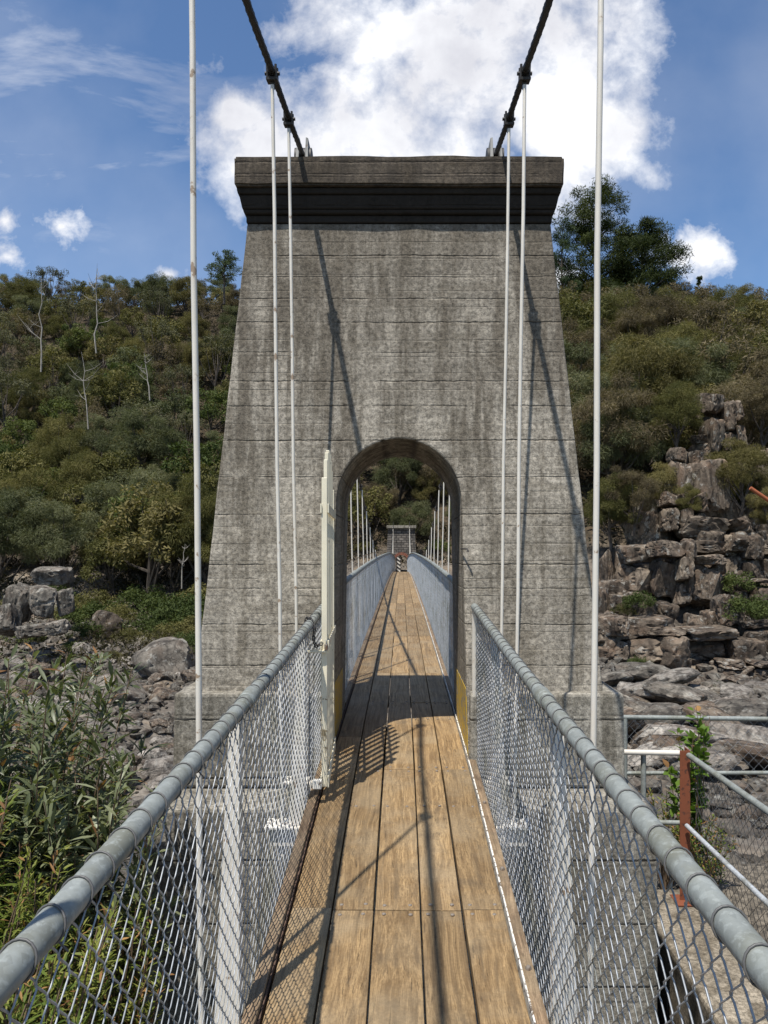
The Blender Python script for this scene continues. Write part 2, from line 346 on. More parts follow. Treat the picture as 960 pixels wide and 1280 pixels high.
M_tie = painted('tie_wire_steel', (0.09, 0.088, 0.085), 0.5)

def leafmat(name, cols, rough=0.7, trans=0.25, spec=0.12, gain=1.12):
    m = Mt(name); t = m.attr('tone'); rnd = m.rand()
    f = m.math('ADD', m.math('MULTIPLY', t, 0.6), m.math('MULTIPLY', rnd, 0.4))
    n = len(cols); c = m.ramp(f, [(0.1 + 0.8 * i / (n - 1), tuple(v * gain for v in col)) for i, col in enumerate(cols)])
    m.fin(c, rough, spec=spec)
    if trans:
        tr = m.n.new('ShaderNodeBsdfTranslucent'); mixs = m.n.new('ShaderNodeMixShader'); mixs.inputs[0].default_value = trans
        tc_ = m.mix(1.0, c, (1.3, 1.35, 0.6), 'MULTIPLY'); m.l.new(tc_, tr.inputs[0])
        o = m.n['Material Output']; m.l.new(m.b.outputs[0], mixs.inputs[1]); m.l.new(tr.outputs[0], mixs.inputs[2]); m.l.new(mixs.outputs[0], o.inputs[0])
    return m.m
L_under = leafmat('shaded_scrub', [(0.016, 0.015, 0.008), (0.035, 0.032, 0.016), (0.062, 0.050, 0.028)])  # leaf colour darkened to stand in for shade in the gaps between crowns
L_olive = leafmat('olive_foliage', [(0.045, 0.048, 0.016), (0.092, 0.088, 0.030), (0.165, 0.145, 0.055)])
L_green = leafmat('green_foliage', [(0.030, 0.044, 0.013), (0.062, 0.080, 0.024), (0.115, 0.130, 0.042)])
L_brown = leafmat('brown_foliage', [(0.050, 0.040, 0.024), (0.102, 0.082, 0.048), (0.175, 0.142, 0.082)])
L_grey = leafmat('greygreen_foliage', [(0.048, 0.056, 0.026), (0.095, 0.102, 0.050), (0.165, 0.165, 0.090)])
L_gold = leafmat('golden_olive_foliage', [(0.058, 0.052, 0.020), (0.115, 0.100, 0.038), (0.190, 0.160, 0.068)])
L_pine = leafmat('dark_pine_foliage', [(0.014, 0.020, 0.007), (0.032, 0.042, 0.013), (0.062, 0.072, 0.022)])
L_gum = leafmat('gum_foliage', [(0.022, 0.036, 0.018), (0.05, 0.07, 0.035), (0.09, 0.11, 0.055)])
L_shrub = leafmat('leathery_shrub_leaf', [(0.040, 0.050, 0.020), (0.090, 0.105, 0.050), (0.19, 0.20, 0.115)], 0.42, 0.3, 0.45, 1.35)
L_heath = leafmat('heath_leaf', [(0.040, 0.065, 0.014), (0.100, 0.135, 0.025), (0.215, 0.215, 0.055)], 0.5, 0.3)
L_dead = leafmat('dry_leaf', [(0.10, 0.05, 0.025), (0.22, 0.12, 0.05), (0.34, 0.2, 0.08)])
L_vine = leafmat('bright_leaf', [(0.055, 0.10, 0.015), (0.11, 0.18, 0.03), (0.20, 0.28, 0.06)], 0.45, 0.35)
def bark(name, a, b):
    m = Mt(name); p = m.tc('Object'); n = m.noise(m.mapv(p, (4, 4, 1)), 2.5, 6, 0.65)
    return m.fin(m.ramp(n, [(0.35, a), (0.65, b)]), 0.9, normal=m.bump(n, 0.5, 0.02))
B_dark = bark('dark_bark', (0.035, 0.028, 0.022), (0.09, 0.072, 0.056)); B_pale = bark('pale_dead_wood', (0.16, 0.14, 0.115), (0.38, 0.35, 0.30))
B_gum = bark('smooth_gum_bark', (0.10, 0.085, 0.07), (0.30, 0.265, 0.22))
L_gum2 = leafmat('dull_gum_leaf', [(0.045, 0.046, 0.024), (0.085, 0.084, 0.046), (0.15, 0.14, 0.08)])
B_twig = bark('brown_twig', (0.08, 0.05, 0.03), (0.19, 0.13, 0.08))

def rockmat(name, lo=(0.060, 0.052, 0.043), mid=(0.145, 0.128, 0.105), hi=(0.30, 0.272, 0.225), rusty=0.3, scale=1.0):
    m = Mt(name); p = m.tc('Object'); rnd = m.rand()
    va = m.n.new('ShaderNodeVectorMath'); va.operation = 'ADD'; m.l.new(p, va.inputs[0]); m.l.new(m.comb(m.math('MULTIPLY', rnd, 50), rnd, m.math('MULTIPLY', rnd, 20)), va.inputs[1]); q = va.outputs[0]
    a = m.noise(q, 0.9 * scale, 9, 0.66); b = m.noise(q, 6 * scale, 8, 0.7); s = m.noise(m.mapv(q, (2.2, 2.2, 0.5)), 1.6 * scale, 6, 0.6); lich = m.noise(q, 3.2 * scale, 9, 0.72)
    c = m.ramp(m.math('ADD', m.math('MULTIPLY', a, 0.6), m.math('MULTIPLY', b, 0.4)), [(0.36, lo), (0.5, mid), (0.64, hi)])
    c = m.mix(m.ramp(s, [(0.47, 0), (0.60, 0.8)]), c, tuple(t * 0.5 for t in lo))
    c = m.mix(m.ramp(m.noise(q, 1.7 * scale, 5, 0.6), [(0.5, 0), (0.7, rusty)]), c, (0.20, 0.13, 0.085))
    c = m.mix(m.ramp(lich, [(0.56, 0), (0.62, 0.55)]), c, (0.36, 0.35, 0.31))
    vq = m.n.new('ShaderNodeVectorMath'); vq.operation = 'MULTIPLY_ADD'; m.l.new(m.noise(q, 1.6 * scale, 5, 0.6, 0, 'Color'), vq.inputs[0]); vq.inputs[1].default_value = (1.6, 1.6, 1.6); m.l.new(q, vq.inputs[2])
    crack = m.math('MULTIPLY', m.ramp(m.vor(m.mapv(vq.outputs[0], (1, 1, 0.6)), 0.8 * scale, 'DISTANCE_TO_EDGE'), [(0.0, 1), (0.022, 0)]), m.ramp(b, [(0.42, 0.0), (0.55, 1)]))
    c = m.mix(m.math('MULTIPLY', crack, 0.55), c, (0.025, 0.021, 0.018))
    k = m.math('MULTIPLY_ADD', rnd, 0.5, 0.75); c = m.mix(1.0, c, m.comb(k, k, k), 'MULTIPLY')
    h = m.math('ADD', m.math('MULTIPLY', a, 0.8), m.math('MULTIPLY', b, 0.4)); h = m.math('SUBTRACT', h, m.math('MULTIPLY', crack, 0.4))
    return m.fin(c, 0.88, normal=m.bump(h, 0.8, 0.18), spec=0.3)
M_rock = rockmat('dolerite_rock'); M_rockd = rockmat('brown_dolerite', (0.048, 0.036, 0.027), (0.122, 0.095, 0.070), (0.26, 0.212, 0.158), 0.5)
M_rockl = rockmat('pale_river_rock', (0.11, 0.095, 0.08), (0.23, 0.205, 0.175), (0.42, 0.385, 0.33), 0.2)

# ------------------------------------------------------------------ profiles (relative to the eye; world z = value + E)
deck_r = hermite([(-4, -2.02), (0, -1.68), (2.34, -1.497), (4.67, -1.315), (6.5, -1.262), (17, -1.12), (30, -1.05), (42, -1.15), (52, -1.42), (62, -1.80), (66, -1.95)])
rail_r = hermite([(-4, -0.80), (0, -0.56), (0.95, -0.532), (2.38, -0.478), (4.8, -0.345), (6.7, -0.245), (17, -0.10), (30, -0.035), (42, -0.13), (52, -0.32), (62, -0.60), (66, -0.72)])
def deck_z(y): return deck_r(y) + E
def rail_z(y): return rail_r(y) + E
Y0, TF, TB, YEND = -3.0, 4.75, 6.05, 62.0
def cable_x(y): return lerp(0.656, SX, min(1.0, max(0.0, (y - 2.3) / 3.1)))
SX = 0.69
def cable_z(y):
    if y >= 5.4:
        L = YEND + 0.6 - 5.4; u = (y - 5.4) / L
        return E + lerp(2.86, 2.42, u) - 4 * 3.72 * u * (1 - u)
    return E + hermite([(-4, 1.95), (0, 2.17), (3.2, 2.42), (3.95, 2.565), (4.57, 2.685), (5.4, 2.86)])(y)

# ------------------------------------------------------------------ ground
ZL = hermite([(-9, -2.3), (0, -2.5), (5, -3.0), (10, -4.6), (18, -6.2), (32, -6.8), (48, -6.3), (60, -5.2), (68, -1.5), (80, 6), (100, 20), (118, 34), (132, 43.5), (150, 49), (260, 62), (500, 70)])
ZC = hermite([(-9, -3.0), (0, -3.3), (6.2, -3.6), (9, -5.2), (18, -7.0), (50, -7.0), (58, -5), (62, -2.6), (66, -1.2), (72, 3.0), (90, 17), (118, 33), (150, 46), (260, 60), (500, 70)])
ZR = hermite([(-9, -2.7), (0, -2.7), (6.4, -2.75), (8.5, -3.9), (13, -4.1), (24, -4.4), (29, -4.0), (33, -1.5), (38, 2.5), (50, 9.5), (64, 16.5), (84, 24.0), (104, 29.6), (118, 32.6), (150, 35.5), (260, 49), (500, 62)])
def smooth_ground(x, y):
    t = x / (y + 8.0)
    wl_, wr_ = sstep(-0.035, -0.20, t), sstep(0.06, 0.19, t)
    if y < 8:   # around the near footing the three banks meet closer in
        k = sstep(8, 4, y); wl_ = lerp(wl_, sstep(-1.35, -2.3, x), k); wr_ = lerp(wr_, sstep(1.72, 1.9, x), k)
    return E + ZL(y) * wl_ + ZR(y) * wr_ + ZC(y) * (1 - wl_ - wr_)
def ground_z(x, y):
    z = smooth_ground(x, y)
    if y > 7.5 or x < -2:
        amp = 0.10 + 0.9 * sstep(9, 24, y) if y > 7.5 else 0.12
        q = Vector((x * 0.16, y * 0.16, 0.3))
        z += amp * 0.75 * noise.fractal(q, 0.9, 2.1, 4)
        if y < 70:
            c = noise.voronoi(Vector((x * 0.45, y * 0.33, 1.7)))[0]
            z += amp * 0.55 * (min(c[1] - c[0], 0.5) - 0.2)
        else:
            z += 2.0 * noise.noise(Vector((x * 0.05, y * 0.05, 5)))
    return z
ys = list(np.arange(-6.9, 9, 0.3)) + list(np.arange(9, 70, 0.33)) + list(np.arange(70, 160, 1.0)) + list(np.arange(162, 620, 14))
ts = list(np.linspace(-2.6, -0.62, 24)) + list(np.linspace(-0.6, 0.6, 230)) + list(np.linspace(0.62, 2.6, 24))
gv = [(t * (y + 8), y, ground_z(t * (y + 8), y)) for y in ys for t in ts]
nt = len(ts)
gf = [(j * nt + i, j * nt + i + 1, (j + 1) * nt + i + 1, (j + 1) * nt + i) for j in range(len(ys) - 1) for i in range(nt - 1)]
g = MB(); g.add(gv, gf, True)
m = Mt('rocky_ground'); p = m.tc('Object'); x_, y_, z_ = m.sep(p)
a = m.noise(p, 0.35, 9, 0.68); b = m.noise(p, 2.6, 9, 0.7); cfine = m.noise(p, 16, 6, 0.7)
rk = m.ramp(m.math('ADD', m.math('MULTIPLY', a, 0.5), m.math('MULTIPLY', b, 0.5)), [(0.38, (0.055, 0.045, 0.037)), (0.5, (0.125, 0.107, 0.088)), (0.61, (0.25, 0.222, 0.185))])
rk = m.mix(m.ramp(m.noise(m.mapv(p, (1, 1, 1), (9, 3, 2)), 0.8, 6, 0.6), [(0.5, 0), (0.68, 0.6)]), rk, (0.25, 0.185, 0.12))
crk = m.ramp(m.vor(m.mapv(p, (0.8, 0.5, 0.8)), 0.7, 'DISTANCE_TO_EDGE'), [(0, 1), (0.04, 0)])
rk = m.mix(m.math('MULTIPLY', crk, 0.6), rk, (0.035, 0.03, 0.025))
soil = m.ramp(b, [(0.40, (0.024, 0.020, 0.012)), (0.60, (0.085, 0.062, 0.038))])
dist = m.math('SUBTRACT', y_, m.math('MULTIPLY', m.math('MAXIMUM', x_, 0.0), 3.2))
dist = m.math('ADD', dist, m.math('MULTIPLY', m.math('SUBTRACT', a, 0.5), 18))
c = m.mix(m.ramp(m.math('DIVIDE', z_, 10.0), [(0.0, 0), (0.25, 1)]), rk, soil)
gr = m.math('MULTIPLY', m.ramp(m.math('DIVIDE', y_, 20.0), [(0.36, 1), (0.42, 0)]), m.ramp(m.math('DIVIDE', x_, 10.0), [(0.15, 0), (0.19, 1)]))
gravel = m.ramp(m.vor(p, 26, 'F1', 'Color'), [(0.2, (0.075, 0.064, 0.05)), (0.8, (0.21, 0.18, 0.14))])
c = m.mix(gr, c, gravel)
M_ground = m.fin(c, 0.92, normal=m.bump(m.math('ADD', m.math('ADD', m.math('MULTIPLY', b, 0.5), m.math('MULTIPLY', cfine, 0.15)), m.math('MULTIPLY', crk, -0.3)), 0.8, 0.2), spec=0.25)
tag(g.build('ground', M_ground), kind='structure')

# ------------------------------------------------------------------ near tower
def batter_prism(mb, half0, yf0, yb0, z0, z1, bat=0.092):
    """solid tapering upward from z0 to z1 (world z)"""
    vs = []
    for z in (z0, z1):
        k = (z - z0) * bat; h = half0 - k
        vs += [(-h, yf0 + k, z), (h, yf0 + k, z), (h, yb0 - k, z), (-h, yb0 - k, z)]
    mb.add(vs, [(3, 2, 1, 0), (4, 5, 6, 7), (0, 1, 5, 4), (1, 2, 6, 5), (2, 3, 7, 6), (3, 0, 4, 7)])
tower = empty('suspension_tower', (0, 5.4, -0.1))
tag(tower, 'tall tapering grey concrete tower pierced by the arched footway', 'tower')
OFF = Vector((0, -5.4, 0.1))
def off(mb): mb.v = [tuple(Vector(v) + OFF) for v in mb.v]; return mb
BAT = 0.088
def yf(z): return 4.79 + (z - (E - 0.907)) * 0.092
def yb(z): return 6.03 - (z - (E - 0.907)) * 0.075
def hx(z): return 1.327 - (z - (E - 0.907)) * 0.0895
ZT, ZLg, ZD = E + 2.258, E - 0.895, deck_z(5) - 0.30
def aw(z): return 0.448 - max(0, z - deck_z(5)) * 0.020     # half width of the opening
zs = E + 0.335; rr = aw(zs)
arch = [(aw(ZD), ZD)] + [(aw(z), z) for z in np.linspace(deck_z(5), zs - 0.02, 5)] + [(rr * math.cos(a), zs + rr * math.sin(a) * 1.02) for a in np.linspace(0, math.pi, 25)] + [(-aw(z), z) for z in np.linspace(zs - 0.02, deck_z(5), 5)] + [(-aw(ZD), ZD)]
def ring(yfun, back=0.0):
    return [(x * (1 - back), yfun(z), z - (0.03 * back * 10 if z > zs else 0)) for x, z in arch]
def front_poly(yfun, bk):
    outer = [(hx(ZD), ZD), (hx(ZT), ZT), (-hx(ZT), ZT), (-hx(ZD), ZD)]
    return outer
bm = bmesh.new()
def face_with_arch(yfun):
    vo = []
    zl = np.linspace(ZD, ZT, 30)
    for z in zl: vo.append((hx(z), yfun(z), z))
    for x in np.linspace(hx(ZT), -hx(ZT), 14)[1:-1]: vo.append((x, yfun(ZT), ZT))
    for z in zl[::-1]: vo.append((-hx(z), yfun(z), z))
    va = [(x, yfun(z), z) for x, z in arch][::-1]
    return [bm.verts.new(v) for v in vo], [bm.verts.new(v) for v in va]
fo, fa = face_with_arch(yf); bo, ba = face_with_arch(yb)
f1 = bm.faces.new(fo + fa); f2 = bm.faces.new((bo + ba)[::-1])
for A, B in ((fo, bo), (fa, ba)):
    for i in range(len(A) - 1): 
        bm.faces.new((A[i + 1], A[i], B[i], B[i + 1]))
bm.faces.new((fo[0], fa[-1], ba[-1], bo[0])); bm.faces.new((fa[0], fo[-1], bo[-1], ba[0]))
bmesh.ops.recalc_face_normals(bm, faces=bm.faces)
bmesh.ops.triangulate(bm, faces=[f1, f2])
# roughen the outer arrises a little
for v in bm.verts:
    if abs(abs(v.co.x) - hx(v.co.z)) < 0.004: v.co.x *= 1 + 0.0035 * noise.noise(v.co * 5)
for v in bm.verts: v.co += OFF
me = bpy.data.meshes.new('tower_body'); bm.to_mesh(me); bm.free(); me.materials.append(M_conc)
tb = bpy.data.objects.new('tower_body', me); COL.objects.link(tb); tb.parent = tower
md = tb.modifiers.new('edge', 'BEVEL'); md.width = 0.012; md.segments = 2; md.limit_method = 'ANGLE'; md.angle_limit = R(50)
# footing tiers
for s in (-1, 1):
    mb = MB(); xi, xo = 0.4525, 1.44
    mb.add([(s * x, y, z) for z, k in ((E - 1.50, 0), (E - 0.90, 0.008)) for x, y in ((xi, 4.69 + k), (xo - k, 4.69 + k), (xo - k, 6.15 - k), (xi, 6.15 - k))],
           [(3, 2, 1, 0), (4, 5, 6, 7), (0, 1, 5, 4), (1, 2, 6, 5), (2, 3, 7, 6), (3, 0, 4, 7)])
    off(mb).build('footing', M_foot, tower, 0.02)
mb = MB()
hh = 1.52
mb.box((0, 5.35, E - 2.955), (2 * hh, 2.05, 2.90)); off(mb).build('lower_footing', M_foot, tower, 0.02)
mb = MB(); mb.box((0, 5.30, E - 3.9), (3.2, 2.35, 2.0)); off(mb).build('footing_toe', M_foot, tower, 0.02)
# stepped crown mould + fascia
def course(h, y0, y1, z0, z1, name, mat, bev=0.008, slope=0.0):
    mb = MB(); vs = []
    for z, e in ((z0, 0), (z1, slope)): vs += [(-h - e, y0 - e, z), (h + e, y0 - e, z), (h + e, y1 + e, z), (-h - e, y1 + e, z)]
    mb.add(vs, [(3, 2, 1, 0), (4, 5, 6, 7), (0, 1, 5, 4), (1, 2, 6, 5), (2, 3, 7, 6), (3, 0, 4, 7)])
    return off(mb).build(name, mat, tower, bev)
zt = ZT; hb = hx(ZT); y0_, y1_ = yf(ZT), yb(ZT)
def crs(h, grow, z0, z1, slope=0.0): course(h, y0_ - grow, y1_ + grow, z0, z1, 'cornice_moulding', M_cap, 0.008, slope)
# fascia front is nearest; mouldings step back below it
ztop = E + 2.665; zf = E + 2.468
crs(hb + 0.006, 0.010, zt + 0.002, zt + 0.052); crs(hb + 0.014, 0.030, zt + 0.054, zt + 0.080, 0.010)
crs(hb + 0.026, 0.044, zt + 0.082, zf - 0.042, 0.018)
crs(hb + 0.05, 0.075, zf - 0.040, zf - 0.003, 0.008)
fascia = MB(); FH = 206.5 / F * (y0_ - 0.115); FY0, FY1 = y0_ - 0.115, y1_ + 0.115
n_ = 26
vs = []
for k, (z, cz) in enumerate(((zf, 0), (ztop, 1))):
    pass
fascia.box((0, (FY0 + FY1) / 2, (zf + ztop) / 2), (2 * FH, FY1 - FY0, ztop - zf))
fo_ = off(fascia).build('cornice_fascia', M_fascia, tower)
bm = bmesh.new(); bm.from_mesh(fo_.data); bmesh.ops.subdivide_edges(bm, edges=bm.edges, cuts=14, use_grid_fill=True)
bmesh.ops.bevel(bm, geom=[e for e in bm.edges if e.calc_face_angle(0) > 0.5], offset=0.012, segments=2, affect='EDGES')
for v in bm.verts:
    v.co += Vector((noise.noise(v.co * 7), noise.noise(v.co * 7 + Vector((9, 0, 0))), noise.noise(v.co * 6 + Vector((0, 9, 0))))) * 0.007
bm.to_mesh(fo_.data); bm.free()
# yellow painted guides at the foot of both jambs
for s in (-1, 1):
    mb = MB(); z0 = deck_z(5) - 0.02; z1 = z0 + 0.43
    a0, a1 = aw(z0) - 0.004, aw(z1) - 0.004; ya, yb_ = yf(z0) + 0.012, yf(z0) + 0.95
    mb.add([(s * a0, ya, z0), (s * a0, yb_, z0), (s * a1, yb_, z1), (s * a1, ya + 0.05, z1), (s * (a0 + .003), ya, z0), (s * (a0 + .003), yb_, z0), (s * (a1 + .003), yb_, z1), (s * (a1 + .003), ya + 0.05, z1)],
           [(0, 1, 2, 3), (7, 6, 5, 4), (0, 3, 7, 4), (1, 5, 6, 2), (0, 4, 5, 1), (3, 2, 6, 7)])
    off(mb).build('painted_jamb_panel', M_yellow, tower)
mb = MB(); mb.tube([at(577, 686, 4.86), at(585, 686, 4.80), at(586, 690, 4.80)], 0.006, 6); off(mb).build('gate_hook', M_dark, tower)

# saddles on top
SX = 0.69
for s in (-1, 1):
    sd = empty('cable_saddle', (s * SX, 5.35, ztop))
    tag(sd, 'grey iron saddle on the tower top under the %s main cable' % ('left' if s < 0 else 'right'), 'cable saddle')
    for k in (-1, 1):
        mb = MB(); hgt = 0.30
        mb.add([(k * .022, -0.16, 0), (k * .022, 0.16, 0), (k * .022, 0.07, hgt), (k * .022, -0.07, hgt), (k * .05, -0.16, 0), (k * .05, 0.16, 0), (k * .038, 0.06, hgt), (k * .038, -0.06, hgt)],
               [(0, 1, 2, 3), (7, 6, 5, 4), (0, 3, 7, 4), (1, 5, 6, 2), (0, 4, 5, 1), (3, 2, 6, 7)])
        mb.build('cheek_plate', M_bgrey, sd, 0.004)
    mb = MB(); mb.box((0, 0, 0.02), (0.2, 0.5, 0.04)); mb.build('base_plate', M_bgrey, sd, 0.004)
    mb = MB(); mb.tube([(-.06, 0, 0.17), (.06, 0, 0.17)], 0.08, 16); mb.build('roller', M_dark, sd)

# ------------------------------------------------------------------ main cables, clamps, hangers
hang_y = [-0.85, 0.75, 2.357, 3.95, 4.57]
main_y = [6.95 + 1.45 * i for i in range(38)]
main_y = [y for y in main_y if y < 61.5]
clamp_mb = MB()
for dx in (-1, 1): 
    clamp_mb.tube([(dx * 0.028, -0.03, 0.035), (dx * 0.028, -0.03, -0.055)], 0.009, 6)
    clamp_mb.tube([(dx * 0.028, 0.03, 0.035), (dx * 0.028, 0.03, -0.055)], 0.009, 6)
for k in range(-2, 3): clamp_mb.tube([(0, k * 0.022 - 0.009, 0), (0, k * 0.022 + 0.009, 0)], 0.032 - 0.003 * abs(k), 10)
clamp_mb.box((0, 0, -0.052), (0.075, 0.085, 0.016)); clamp_mb.tube([(0, 0, -0.05), (0, 0, -0.105)], 0.014, 8)
clamp_mb.tube([(-.05, 0, -.01), (.05, 0, -.01)], 0.012, 6)
proto_clamp = None
for s in (-1, 1):
    mb = MB(); pts = [(s * cable_x(y), y, cable_z(y)) for y in list(np.arange(-3.2, 8.0, 0.012)) ]
    mb.tube(pts, 0.0165, 14, True, 7, 0.14, 75.0)
    pts2 = [(s * SX, y, cable_z(y)) for y in np.arange(8.0 - 0.012, 63.3, 0.15)]
    mb.tube(pts2, 0.0165, 8)
    cb = empty('main_cable', (s * SX, 5.4, cable_z(5.4)))
    tag(cb, 'black twisted wire rope main cable above the %s handrail' % ('left' if s < 0 else 'right'), 'cable')
    mb.v = [tuple(Vector(v) - cb.location) for v in mb.v]
    mb.build('wire_rope', M_rope, cb)
    for y in hang_y + main_y:
        if cable_z(y) < rail_z(y) - 0.9 : continue
        if proto_clamp is None: c = clamp_mb.build('cable_clamp', M_dark, cb); proto_clamp = c
        else: c = proto_clamp.copy(); COL.objects.link(c); c.parent = cb
        slope = math.atan((cable_z(y + .05) - cable_z(y - .05)) / 0.1)
        c.location = Vector((s * cable_x(y), y, cable_z(y))) - cb.location; c.rotation_euler = (slope, 0, 0); c.scale = (0.8, 0.8, 0.8)
ords = {2.357: 'thick white hanger rod standing closest to the viewer rising above the %s handrail', 3.95: 'white hanger rod second out from the tower face, %s handrail side',
        4.57: 'white hanger rod nearest the tower front face, %s handrail side'}
for y in hang_y[:2] and hang_y + main_y:
    if cable_z(y) < rail_z(y) - 0.8: continue
    for s in (-1, 1):
        zt_ = cable_z(y) - 0.07; zb = deck_z(y) - 0.20
        mb = MB(); L = max(0.25, zt_ - zb)
        xb = 0.618
        top = Vector((s * (cable_x(y) if y < 6 else lerp(xb, SX, min(1, L / 4.0))), y, zb + L)); bot = Vector((s * xb, y, zb))
        rad = 0.0096
        wob = [bot.lerp(top, k / 6) + Vector((0.003 * math.sin(k * 2.1 + y), 0, 0)) * (0 < k < 6) for k in range(7)]
        h = empty('hanger_rod', bot)
        mb.v = []; mb.tube([q - bot for q in wob], rad, 10 if y < 6 else 6); mb.build('rod', M_white, h)
        mb = MB(); mb.tube([(0, 0, -0.06), (0, 0, 0.03)], 0.02, 6); mb.box((0, 0, 0.034), (0.06, 0.06, 0.008)); mb.build('rod_nut', M_white, h)
        side = 'left' if s < 0 else 'right'
        if y in ords: tag(h, ords[y] % side, 'hanger rod')
        elif y < 6: tag(h, 'white hanger rod of the near span beyond the picture edge, %s side' % side, 'hanger rod', 'hanger rods of the near span')
        else: tag(h, 'thin white hanger rod along the %s rail of the span beyond the arch' % side, 'hanger rod', 'hanger rods beyond the arch on the %s' % side)

# ------------------------------------------------------------------ deck
deck = empty('timber_footway', (0, 0, 0))
tag(deck, 'narrow footway of long brown timber planks running through the arch', 'footway')
joints = [-3.0, -1.5, 0.0, 1.45, 2.98, 4.50, 6.22, 7.6] + [7.6 + 2.9 * i for i in range(1, 19)] + [62.4]
joints = sorted(j for j in joints if j <= 62.4)
edges = [-0.430, -0.262, -0.094, 0.094, 0.262, 0.430]
HWD = 0.432
for bi in range(5):
    x0, x1 = edges[bi] + 0.004, edges[bi + 1] - 0.004
    js = joints if bi != 0 else [-3.0, -0.7, 0.7, 3.0, 5.2, 7.6] + joints[8:]
    if len(js) > 19: js = js[:17] + js[18::2] + ([] if js[-1] in js[18::2] else [js[-1]])
    for j in range(len(js) - 1):
        ya, yb2 = js[j] + 0.003, js[j + 1] - 0.003
        jit = random.uniform(-0.0025, 0.0025); ym = (ya + yb2) / 2; zm = deck_z(ym)
        n = max(3, int((yb2 - ya) / 0.35)); mb = MB(); vs = []
        nx = 3; dxa = random.uniform(-.0015, .0015)
        for k in range(n + 1):
            y = lerp(ya, yb2, k / n)
            for side in range(2):
                for q in range(nx):
                    x = lerp(x0, x1, q / (nx - 1)) + dxa
                    z = deck_z(y) + jit - (0.045 if side else 0) + (0.0012 * noise.noise(Vector((x * 30, y * 4, bi))) if not side else 0)
                    vs.append((x - (x0 + x1) / 2, y - ym, z - zm))
        row = 2 * nx; fs = []
        for k in range(n):
            a0 = k * row; b0 = a0 + row
            for q in range(nx - 1):
                fs.append((a0 + q, a0 + q + 1, b0 + q + 1, b0 + q)); fs.append((a0 + nx + q + 1, a0 + nx + q, b0 + nx + q, b0 + nx + q + 1))
            fs.append((a0, b0, b0 + nx, a0 + nx)); fs.append((a0 + nx - 1, a0 + 2 * nx - 1, b0 + 2 * nx - 1, b0 + nx - 1))
        for a0, sgn in ((0, 1), (n * row, -1)):
            for q in range(nx - 1):
                f = (a0 + q, a0 + nx + q, a0 + nx + q + 1, a0 + q + 1); fs.append(f if sgn > 0 else f[::-1])
        mb.add(vs, fs); o = mb.build('plank', M_wood, deck, 0.003 if ym < 9 else 0, 2); o.location = ((x0 + x1) / 2, ym, zm)
# bolts (near part of the deck)
bolt = MB(); bolt.tube([(0, 0, -0.002), (0, 0, 0.0015), (0, 0, 0.0032)], [0.0085, 0.0085, 0.005], 10); bp = None; nb = 0
for jy in (1.45, 2.98, 4.50, 6.22):
    for bi in range(1, 5):
        for dy in (-0.035, 0.035) + ((-0.55,) if jy > 4 else ()):
            for fx in (0.22, 0.78):
                if nb >= 98: break
                x = lerp(edges[bi], edges[bi + 1], fx) + random.uniform(-.008, .008); y = jy + dy + random.uniform(-.006, .006)
                if bp is None: bp = bolt.build('bolt_head', M_bolt, deck); b_ = bp
                else: b_ = bp.copy(); COL.objects.link(b_); b_.parent = deck
                b_.location = (x, y, deck_z(y) + 0.001); nb += 1
def ribbon(xa, xb, za, zb, y0, y1, step, jag=0.0, seed=0):
    """long bar following the deck: section xa..xb by za..zb above the deck"""
    mb = MB(); vs = []; n = max(2, int((y1 - y0) / step))
    for k in range(n + 1):
        y = lerp(y0, y1, k / n); d = deck_z(y); j = jag * noise.noise(Vector((y * 9, seed, 0.5))) if jag else 0
        vs += [(xa + j, y, d + za), (xb, y, d + za), (xb, y, d + zb), (xa + j, y, d + zb)]
    fs = [(a + i, a + (i + 1) % 4, a + 4 + (i + 1) % 4, a + 4 + i) for a in range(0, 4 * n, 4) for i in range(4)]
    fs += [(3, 2, 1, 0), (4 * n, 4 * n + 1, 4 * n + 2, 4 * n + 3)]
    mb.add(vs, fs); return mb
for s in (-1, 1):
    for (ya, yz) in ((Y0, 62.2),):
        if s > 0: ribbon(s * 0.4345, s * 0.4405, -0.06, 0.014, ya, yz, 0.06, 0.0035, s).build('steel_edge_angle', M_angle, deck)
        else: ribbon(s * 0.4345, s * 0.4405, -0.06, 0.006, ya, yz, 0.06, 0.0035, s).build('steel_edge_angle', M_rustd, deck)
    for (ya, yz) in ((Y0, 4.70), (6.12, 62.2)):
        ribbon(s * 0.4425, s * 0.488, -0.09, 0.026 if s < 0 else -0.004, ya, yz, 0.3).build('edge_timber', M_kerb, deck, 0.004)
    # clip bolts along the edge timber
for s in (-1, 1):
    for y in (1.9, 2.62, 3.3, 4.0):
        b_ = bp.copy(); COL.objects.link(b_); b_.parent = deck; b_.location = (s * 0.466, y, deck_z(y) - 0.002); b_.scale = (1.3, 1.3, 3)
for y in hang_y + [2.98, 4.30] + main_y[:24]:
    mb = MB(); mb.box((0, 0, 0), (1.36 if y not in (2.98, 4.30) else 0.9, 0.075, 0.10)); c = mb.build('cross_beam', M_white if y < 6 else M_dark, deck, 0.004)
    c.location = (0, y, deck_z(y) - 0.152)
    if y in hang_y:
        for s in (-1, 1):
            mb = MB(); mb.box((0, 0, 0), (0.15, 0.14, 0.012)); q = mb.build('bearing_plate', M_angle, deck, 0.002); q.location = (s * 0.63, y, deck_z(y) - 0.094)
for s in (-1, 1):
    ribbon(s * 0.30, s * 0.36, -0.26, -0.206, Y0, 4.6, 0.4).build('stringer', M_dark, deck)
    ribbon(s * 0.30, s * 0.36, -0.26, -0.206, 6.4, 62, 1.5).build('stringer', M_dark, deck)

